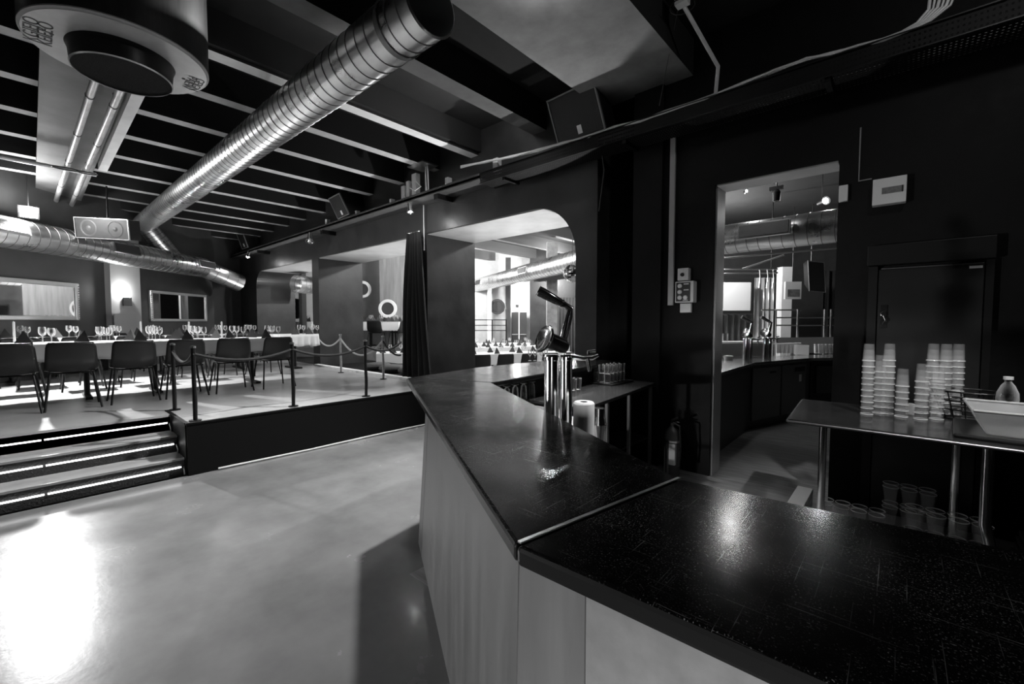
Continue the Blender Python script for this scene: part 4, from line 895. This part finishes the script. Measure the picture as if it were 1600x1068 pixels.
# cups under the table
CUP2 = MB().lathe([(.028, 0), (.045, .15)], n=16).m(1).lathe([(.045, .149), (.0475, .152), (.045, .155), (.0445, .152), (.045, .149)], n=16).build('large_plastic_cup', [plastic, rimp], smooth=True); CUP2['category'] = 'cup'; CUP2['label'] = ''
t = thing('low_shelf', 'low board shelf on the floor under the side table', 'shelf', (.1, 4.0, 0))
MB().box(-.46, .95, 3.62, 4.42, .02, .05).build('board', mat('grey_shelf_board', .18, .5, mottle=.3), t); MB().box(-.46, .95, 3.59, 3.62, .0, .055).build('edge', joist_w, t)
k = 0
for (gx, gy, nx, ny, gz) in ((-.38, 3.90, 4, 2, .051), (-.02, 4.14, 3, 2, .20), (-.02, 4.14, 3, 2, .051), (.10, 3.70, 4, 2, .051), (.10, 3.70, 4, 2, .20)):
    for i in range(nx):
        for j in range(ny):
            k += 1; put(CUP2, (gx + .098 * i, gy + .098 * j, gz), 'large clear cup under side table, %s layer of %s pile, column %s, row %s' % ('upper' if gz > .1 else 'lower', 'left' if gx < -.3 else ('back' if gy > 4 else 'front right'), ORD[i], ORD[j]), 'clear cups piled under the side table', rz=0)
for k in range(5):
    tag(MB().box(.55 + .01 * k, .88, 3.72, 4.1, .052 + .04 * k, .086 + .04 * k).build('flat_carton', mat('dark_carton', .05, .6), bevel=.003), 'dark flat carton under the side table, %s from the bottom of the pile' % ORD[k], 'carton', 'cartons under the side table')
for k in range(4):
    tag(MB().box(-.62 + .008 * k, -.49, 3.55, 4.2, .0 + .05 * k, .045 + .05 * k).build('white_board', whitep, bevel=.003), 'white board stacked beside the table leg, %s from the bottom' % ORD[k], 'board', 'white boards by the table leg')
# ================================================================== TAPROOM THROUGH THE DOORWAY
t = thing('taproom_counter', 'steel topped bar counter with cupboard doors seen through the doorway', 'bar', (-1.7, 7, 0))
tp = [(-1.50, 4.85), (-1.53, 6.85), (-1.06, 8.30), (-.15, 9.35), (-.55, 10.0), (-2.25, 7.4), (-2.25, 4.85)]
MB().prism(tp, .93, .97).build('countertop', mat('pale_steel_top', .5, .16, .85), t, bevel=.004)
ins = [(-1.56, 4.87), (-1.59, 6.84), (-1.12, 8.34), (-.21, 9.38), (-.58, 9.9), (-2.2, 7.35), (-2.2, 4.87)]
MB().prism(ins, .0, .93).build('carcass', mat('counter_carcass', .06, .5), t)
e0, e1 = Vector((-1.59, 6.84, 0)), Vector((-1.12, 8.34, 0)); ed = (e1 - e0).normalized(); en = Vector((ed.y, -ed.x, 0))
for k, (u0, u1) in enumerate(((.03, .50), (.52, .97))):
    a2, b2 = e0.lerp(e1, u0), e0.lerp(e1, u1); cc = (a2 + b2) / 2 + Vector((0, 0, .50)) + en * .012
    dr = MB().obox(cc, (b2 - a2) / 2, en * .01, Vector((0, 0, .38))).build('door', mat('door_steel', .13, .4), t)
    if k == 0: MB().obox(cc + Vector((0, 0, .30)) + en * .015 + ed * .15, ed * .07, en * .006, Vector((0, 0, .012))).build('handle', inkm, t)
    else:
        MB().obox(cc + Vector((0, 0, .30)) + en * .012 + ed * .16, ed * .14, en * .004, Vector((0, 0, .035))).build('vent', inkm, t)
        MB().obox(cc + Vector((0, 0, .16)) + en * .012 + ed * .18, ed * .035, en * .003, Vector((0, 0, .055))).build('sticker', paper, t)
e2 = Vector((-.21, 9.38, 0)); f0, f1 = e1.lerp(e2, .05), e1.lerp(e2, .55); fd = (f1 - f0).normalized(); fn = Vector((fd.y, -fd.x, 0)); cc = (f0 + f1) / 2 + Vector((0, 0, .5))
MB().obox(cc + fn * .01, (f1 - f0) / 2, fn * .01, Vector((0, 0, .40))).build('bay_shade_panel', inkm, t)  # flat black plate; the shade inside an open bay is put into its colour
MB().obox(cc + fn * .04 + Vector((0, 0, .12)), (f1 - f0) / 2 * .8, fn * .02, Vector((0, 0, .22))).build('crate', mat('crate_grey', .04, .5, bump=.8, bscale=30), t)
MB().obox(e1.lerp(e2, .60) + fn * .03 + Vector((0, 0, .46)), fd * .02, fn * .02, Vector((0, 0, .46))).build('post', brushed, t)
for k, (px, py) in enumerate(((1168, 562), (1198, 560))):
    p = Zp(px, py, .97); beer_tap((p.x, p.y, 0), 1.0, 'small chrome beer tap on the far counter, %s of two' % ('left', 'right')[k], RT, .97, .97 + .33, 'taps on the far counter')
for i in range(7):
    p = Zp(1206 + 6.5 * i, 556 - .4 * i, .97); put(CUP2, (p.x, p.y, .971), 'upright pale beaker on the far counter, %s from the left' % ORD[i], 'beakers on the far counter', sc=1.35)
for i in range(6):
    p = Zp(1278 + 6 * i, 552, .97); put(GT, (p.x, p.y, .971), 'tumbler at the right end of the far counter, %s from the left' % ORD[i], 'tumblers on the far counter', sc=1.9)
p = Zp(1252, 554, .97); tag(MB().box(p.x - .11, p.x + .11, p.y - .02, p.y + .02, .971, 1.14).build('menu_card', paper), 'white card standing on the far counter', 'card')
p = Zp(1138, 562, .97); tag(MB().lathe([(0, 0), (.06, 0), (.07, .06), (0, .07)], (p.x, p.y, .971), 12).build('bowl', mat('pale_bowl', .4, .5), smooth=True), 'pale bowl at the left end of the far counter', 'bowl')
p = Zp(1133, 533, .97 + .26)
put(GT, (p.x, p.y, 1.231 - .0), 'tall glass standing on the ledge behind the far taps', 'ledge glass', sc=1.4)
lp0, lp1 = Zp(1110, 534, 1.22), Zp(1210, 533, 1.22)
t = thing('back_ledge', 'pale narrow ledge behind the far taps', 'ledge', ((lp0.x + lp1.x) / 2, (lp0.y + lp1.y) / 2, 0))
lv = (lp1 - lp0).normalized(); ln = Vector((-lv.y, lv.x, 0)); MB().ext([lp0, lp1, lp1 + ln * .25, lp0 + ln * .25], (0, 0, -.03)).build('board', joist_w, t)
MB().ext([lp0 + ln * .05 + Vector((0, 0, -.248)), lp1 + ln * .05 + Vector((0, 0, -.248)), lp1 + ln * .2 + Vector((0, 0, -.248)), lp0 + ln * .2 + Vector((0, 0, -.248))], (0, 0, .218)).build('panel', mat('ledge_panel', .25, .5), t)
bar_e = [Zp(1212, 552, .98) , Zp(1313, 549, .98)]
tag(MB().ext([Dp(1214, 527, 9.6), Dp(1330, 526, 9.6), Dp(1330, 526, 9.75), Dp(1214, 527, 9.75)], (0, 0, -.35)).build('splash_panel', mat('lit_panel', .4, .5)), 'pale back panel behind the beakers on the far counter', 'panel')
# screen, drapes, board, speaker, railing
def plate(name, px0, px1, py0, py1, k, mt, label, cat, frame=None, th=.03, fwid=.06):
    c = Dp((px0 + px1) / 2, (py0 + py1) / 2, k); hw = (px1 - px0) / 2 / FPX * k; hh = (py1 - py0) / 2 / FPX * k; n2 = Vector((-FW.x, -FW.y, 0)).normalized()
    t = thing(name, label, cat, c); MB().obox(c, RT * hw, n2 * th, Vector((0, 0, hh))).build('panel', mt, t)
    if frame is not None:
        m = MB()
        for s_ in (-1, 1): m.obox(c + RT * s_ * (hw + fwid / 2) + n2 * .01, RT * fwid / 2, n2 * (th + .02), Vector((0, 0, hh + fwid))); m.obox(c + Vector((0, 0, s_ * (hh + fwid / 2))) + n2 * .01, RT * hw, n2 * (th + .02), Vector((0, 0, fwid / 2)))
        m.build('frame', frame, t)
    return t
plate('projection_screen', 1098, 1172, 440, 485, 11.5, screen_m, 'pale blank projection screen in the far room beyond the doorway', 'screen', blackp)
nb_ = plate('notice_board', 1226, 1251, 440, 467, 10.6, mat('board_white', .55, .6), 'white framed notice board hanging over the far railing', 'board')
q9 = Dp(1238, 440, 10.66); MB().tube([q9, (q9.x, q9.y, TOP)], .008, 6).build('hanger', blackm, nb_)
c = Dp(1238.5, 458, 10.55); tag(MB().obox(c - FW * .04, RT * .15, Vector((FW.x, FW.y, 0)) * .004, Vector((0, 0, .09))).build('poster', mat('poster_grey', .12, .6, mottle=.9, mscale=8)), 'dark poster pinned on the white notice board', 'poster')
c = Dp(1225, 460, 11.2); struct(MB().obox((c.x, c.y, 1.75), RT * .13, Vector((FW.x, FW.y, 0)) * .12, (0, 0, 1.2)).build('trim_80', white_wall))
def folds(px0, px1, zb_, zt2, k, mt, label, nf):
    A_, B_ = Dp(px0, 500, k), Dp(px1, 500, k); n2 = Vector((FW.x, FW.y, 0)).normalized()
    def f(u, v): p = A_.lerp(B_, u); p = p + n2 * .07 * math.sin(u * nf * math.pi * 2) * (1 - .3 * v); return (p.x, p.y, zb_ + (zt2 - zb_) * v)
    return tag(MB().grid(f, nf * 8, 4).build('hanging_drape', mt, smooth=True, solid=.01), label, 'curtain')
folds(1178, 1208, .01, 2.75, 11.9, mat('silver_drape', .6, .3, .4), 'shimmering pale drape hanging right of the projection screen', 4)
folds(1100, 1176, .01, 1.75, 12.2, mat('dark_silver_drape', .25, .35, .3), 'darker folded drape below the projection screen', 8)
folds(1285, 1330, .01, 3.0, 12.4, velvet, 'black stage drape at the right of the far railing', 5)
folds(869, 905, .01, 2.45, 16.3, mat('dusk_velvet', .05, .8), 'dark pleated curtain behind the tap in the far corner', 7)
c = Dp(1276, 432, 10.2)
q8 = speaker(c, RT * 1 + Vector((0, 0, -.1)), Vector((-RT.x * .08, -RT.y * .08, 1)), Vector((-FW.x - .15, -FW.y - .1, -.25)), .40, .72, .35, 'tall black speaker tilted down in the far room beyond the doorway', logo=False, group='far room speakers')
MB().tube([c + FW * .2, (c.x + FW.x * .2, c.y + FW.y * .2, TOP)], .015, 6).build('hanger', blackm, q8)
t = thing('railing', 'steel railing with three rails in the far room beyond the doorway', 'railing', Dp(1250, 525, 9.8))
for py in (484, 496, 508): MB().tube([Dp(1190, py, 9.9), Dp(1252, py, 9.9)] if py == 484 else [Dp(1213, py, 9.9), Dp(1330, py, 9.9)], .016, 8).build('rail', brushed, t, smooth=True)
for px in (1213, 1247, 1289, 1299): q9 = Dp(px, 483, 9.88); MB().tube([q9, (q9.x, q9.y, 0)], .025 if px != 1213 else .015, 8).build('post', brushed, t, smooth=True)
t = thing('lighting_truss', 'steel lighting bar with clamps hanging in the far room', 'truss', Dp(1160, 425, 9.5))
for py in (420, 426): MB().tube([Dp(1100, py + 2, 9.5), Dp(1215, py, 9.7)], .018, 8).build('bar', brushed, t, smooth=True)
MB().tube([Dp(1118, 404, 8.9), Dp(1320, 386, 8.2)], .02, 8).build('bar', brushed, t)
for px in (1130, 1205): q9 = Dp(px, 420, 9.6); MB().tube([q9, (q9.x, q9.y, TOP)], .012, 6).build('hanger', blackm, t)
MB().tube([Dp(1160, 420, 9.4), Dp(1225, 398, 9.0)], .02, 8).build('brace', brushed, t)
for px in (1187, 1199, 1208): MB().tube([Dp(px, 421, 9.6), Dp(px + 1, 433, 9.6), Dp(px - 1, 450, 9.6)], .014, 6).build('chain', brushed, t)
struct(MB().ext([Dp(1060, 405, 8.9), Dp(1340, 374, 8.6), Dp(1340, 374, 8.8), Dp(1060, 405, 9.1)], (0, 0, .28)).build('trim_81', mat('dark_beam', .05, .6)))
def hspot(px, py, k, label, power, s=1.0):
    c = Dp(px, py, k); t = thing('stage_light', label, 'lamp', c, 'lit spotlights in the far room'); d = -FW
    MB().lathe([(0, -.18 * s), (.05 * s, -.16 * s), (.07 * s, 0), (.06 * s, 0)], c, 16, d).build('can', blackm, t, smooth=True); MB().lathe([(0, -.01), (.045 * s, -.01)], c, 14, d).build('bulb', bulb, t)
    MB().tube([c + FW * .1 * s, c + FW * .1 * s + Vector((0, 0, TOP - c.z - .02))], .008, 6).build('hanger', blackm, t)
    lamp('stage_light_beam', c - FW * .08, power, .04)
hspot(1291, 313, 7.2, 'dazzling spotlight above the duct beyond the doorway', 22); hspot(1167, 298, 7.8, 'tiny bright spotlight at the left under the doorway head', 8, .5)
t = thing('moving_head_light', 'unlit black moving head light hanging beyond the doorway', 'lamp', Dp(1213, 300, 6.5)); c = Dp(1213, 306, 6.5)
MB().lathe([(0, -.09), (.05, -.08), (.06, .05), (.03, .09), (0, .09)], c, 16).build('head', blackm, t, smooth=True); MB().box(c.x - .09, c.x + .09, c.y - .03, c.y + .03, c.z + .09, c.z + .14).tube([(c.x, c.y, c.z + .14), (c.x, c.y, TOP - .01)], .015, 6).build('yoke', blackm, t)
# ================================================================== DINING ROOM THROUGH THE ARCADE
def ring_mirror(px, py, k, rpx, label, bright=True, fac=None):
    c = Dp(px, py, k); r = rpx / FPX * k; n2 = -Vector((FW.x, FW.y, 0)).normalized() if fac is None else fac
    t = thing('round_mirror', label, 'mirror', c, 'round mirrors in the dining room')
    MB().lathe([(r * .66, .03), (r * .7, .06), (r * .95, .06), (r, .03), (r, 0), (r * .66, 0)], c, 40, n2).build('rim', paper if bright else mat('dark_rim', .05, .4), t, smooth=True)
    MB().lathe([(0, .03), (r * .67, .03)], c, 32, n2).build('glass_disc', mat('smoky_mirror', .05, .5), t)
ring_mirror(606, 482, 13.6, 14.5, 'round mirror with broad white rim on the panelled wall')
ring_mirror(567, 452, 14.2, 13.3, 'round mirror partly hidden behind the wide arcade pillar', True)
ring_mirror(777, 479, 17.2, 12, 'small oval looking dark rimmed mirror on the bright far wall', False)
ring_mirror(462, 482, 14.2, 16, 'round mirror half hidden in the leftmost arcade opening', False)
# columns and panels of light
n2 = Vector((FW.x, FW.y, 0)).normalized()
def col(i, px0, px1, k, z0, z1, mt):
    c = Dp((px0 + px1) / 2, 500, k); return struct(MB().obox((c.x, c.y, (z0 + z1) / 2), RT * (px1 - px0) / 2 / FPX * k, n2 * .15, (0, 0, (z1 - z0) / 2)).build('trim_%d' % i, mt))
col(90, 762, 768, 17.0, 0, 3.2, white_wall); col(91, 790, 798, 16.8, 0, 4.0, wall_dark); col(92, 798, 828, 17.3, 0, 3.35, white_wall); col(93, 854, 870, 13.0, 0, 3.9, mat('mottled_concrete', .30, .7, mottle=.5, mscale=5)); col(94, 471, 476, 14.0, 0, 3.4, wall_dark)
t = thing('double_door', 'dark double door with push bars in the bright far wall', 'door', Dp(811, 510, 16.9))
c = Dp(811, 510, 16.95); MB().obox((c.x, c.y, 1.0), RT * .30, n2 * .04, (0, 0, .92)).build('leaf', mat('dark_door', .03, .5), t); MB().obox((c.x, c.y, 1.0), RT * .02, n2 * .06, (0, 0, .95)).build('centre_post', whitep, t)
for s_ in (-1, 1): cc = c + RT * s_ * .16; MB().obox((cc.x - n2.x * .08, cc.y - n2.y * .08, 1.05), RT * .12, n2 * .02, (0, 0, .02)).build('push_bar', brushed, t)
c = Dp(808, 478, 16.9); t = thing('far_sconce', 'glowing wall light above the dark double door', 'lamp', c); MB().lathe([(0, -.05), (.05, -.04), (.07, .06), (.06, .06)], c, 12).build('shade', blackp, t); MB().lathe([(0, .05), (.06, .05)], c, 12).build('bulb', sconce_em, t); lamp('far_sconce_light', c - n2 * .25 + Vector((0, 0, .15)), 45, .05)
t = thing('gallery_railing', 'thin dark railing on the raised floor beside the bright column', 'railing', Dp(770, 520, 14.5))
for py in (499.5, 508, 516): MB().tube([Dp(741, py, 14.5), Dp(791, py, 14.5)], .014, 6).build('rail', blackm, t)
for px in (769, 791): MB().tube([Dp(px, 499, 14.5), Dp(px, 535, 14.5)], .02, 6).build('post', blackm, t)
db_ = Dp(894, 427, 9.6); t = thing('mirror_ball', 'mirror ball half hidden behind the right edge of the arch', 'mirror ball', db_)
MB().grid(lambda u, v: (db_.x + .20 * math.cos(u * 2 * math.pi) * math.sin(v * math.pi), db_.y + .20 * math.sin(u * 2 * math.pi) * math.sin(v * math.pi), db_.z - .20 * math.cos(v * math.pi)), 28, 16).build('ball', mirror_m, t); MB().tube([db_ + Vector((0, 0, .2)), (db_.x, db_.y, TOP - .01)], .006, 6).build('hanger', blackm, t)
struct(MB().ext([Dp(834, 441, 12.5), Dp(905, 433, 12.2), Dp(905, 433, 12.4), Dp(834, 441, 12.7)], (0, 0, .35)).build('trim_95', mat('lower_beam', .12, .6)))
# dining tables: cloth covered rows
def far_table(A_, B_, depth, z, label, cl_label, seats, grp, back=True, nap=True, chairs=True):
    A_ = Vector((A_.x, A_.y, 0)); B_ = Vector((B_.x, B_.y, 0)); u = (B_ - A_).normalized(); v = Vector((-u.y, u.x, 0))
    if v.dot(FW) < 0: v = -v
    L = (B_ - A_).length; c = (A_ + B_) / 2 + v * depth / 2; t = thing('dining_table', label, 'table', (c.x, c.y, z), 'dining room tables')
    MB().obox((c.x, c.y, z + .725), u * (L / 2 - .02), v * (depth / 2 - .02), (0, 0, .012)).build('tabletop', blackp, t)
    for s_ in (-1, 1): q = c + u * s_ * (L / 2 - .3); MB().tube([(q.x, q.y, z), (q.x, q.y, z + .71)], .03, 8).obox((q.x, q.y, z + .015), u * .04, v * .28, (0, 0, .015)).build('pedestal_leg', blackm, t)
    m = MB(); m.obox((c.x, c.y, z + .741), u * L / 2, v * depth / 2, (0, 0, .003))
    for s_ in (-1, 1):
        m.obox(c + v * s_ * (depth / 2 + .004) + Vector((0, 0, z + .744 - .13)), u * (L / 2 + .005), v * .003, (0, 0, .13)); m.obox(c + u * s_ * (L / 2 + .004) + Vector((0, 0, z + .744 - .13)), v * (depth / 2 + .005), u * .003, (0, 0, .13))
    tag(m.build('tablecloth', cloth), cl_label, 'tablecloth', 'white dining room tablecloths')
    rz = math.atan2(-v.y, -v.x)
    for k in range(seats):
        p_ = A_ + u * (L * (k + .5) / seats)
        if nap:
            q = p_ + v * .16; put(N0, (q.x, q.y, z + .746), 'dark napkin, near side, %s place from left, %s' % (ORD[k], grp), 'dining room napkins')
            for e_ in (0, 1): q = p_ + v * (.24 + .16 * e_) + u * .2; put(G0, (q.x, q.y, z + .746), '%s wine glass, %s place from left, %s' % (('front', 'rear')[e_], ORD[k], grp), 'dining room wine glasses')
            if back: q = p_ + v * (depth - .2); put(N0, (q.x, q.y, z + .746), 'dark napkin, far side, %s place from left, %s' % (ORD[k], grp), 'dining room napkins')
        if chairs: q = p_ - v * .30; chair((q.x, q.y, z), rz + random.uniform(-.08, .08), 'charcoal shell chair, %s place from left, %s' % (ORD[k], grp), 'charcoal chairs in the dining room')
Zq = lambda x, y, z: Zp(x, y, z)
far_table(Zq(726, 554, .75), Zq(795, 552, .75), .8, 0, 'left half of the front dining row seen through the arch', 'white cloth on the left half of the front dining row', 2, 'the left half of the front dining row')
far_table(Zq(797.5, 552, .75), Zq(893, 549.3, .75), .8, 0, 'right half of the front dining row seen through the arch', 'white cloth on the right half of the front dining row', 3, 'the right half of the front dining row')
far_table(Zq(735, 543, .75), Zq(812, 541.5, .75), .8, 0, 'left half of the second dining row seen through the arch', 'white cloth on the left half of the second dining row', 4, 'the left half of the second dining row', chairs=False)
far_table(Zq(814, 541, .75), Zq(890, 539, .75), .8, 0, 'right half of the second dining row seen through the arch', 'white cloth on the right half of the second dining row', 4, 'the right half of the second dining row', chairs=False)
far_table(Zq(725, 537.5, .75), Zq(830, 536, .75), .8, 0, 'rearmost dining row near the bright wall', 'white cloth on the rearmost dining row', 4, 'the rearmost dining row', chairs=False)
far_table(Dp(556, 516, 12.95), Dp(589, 516, 12.95), .8, GZ, 'left gallery table below the round mirrors', 'white cloth on the left gallery table', 2, 'the left gallery table', chairs=False)
far_table(Dp(597, 516, 12.95), Dp(623, 516, 12.95), .8, GZ, 'right gallery table below the white rimmed mirror', 'white cloth on the right gallery table', 2, 'the right gallery table', chairs=False)
far_table(Zq(588, 552, .75), Zq(640, 551, .75), .8, 0, 'low table in the dining room seen over the cushions', 'white cloth on the low table seen over the cushions', 3, 'table beyond the cushions', back=True, chairs=False)
far_table(Dp(460, 513, 14.2), Dp(487, 514, 14.2), .8, GZ, 'gallery table seen through the leftmost opening', 'white cloth on the gallery table in the leftmost opening', 2, 'the gallery table in the leftmost opening', chairs=False)
for k, px in enumerate((588, 622)):
    p = Dp(px, 500, 12.78); chair((p.x, p.y, GZ), R(42) - R(90) + 1.2 * k, 'charcoal shell chair on the gallery in front of the %s gallery table' % ('left', 'right')[k], 'charcoal chairs in the dining room')
plate('picture_board', 372, 397, 437, 456, 11.8, mat('pale_picture', .5, .5, mottle=.4), 'pale picture in the dark corner at the far end of the stage', 'picture', whitep) if False else None
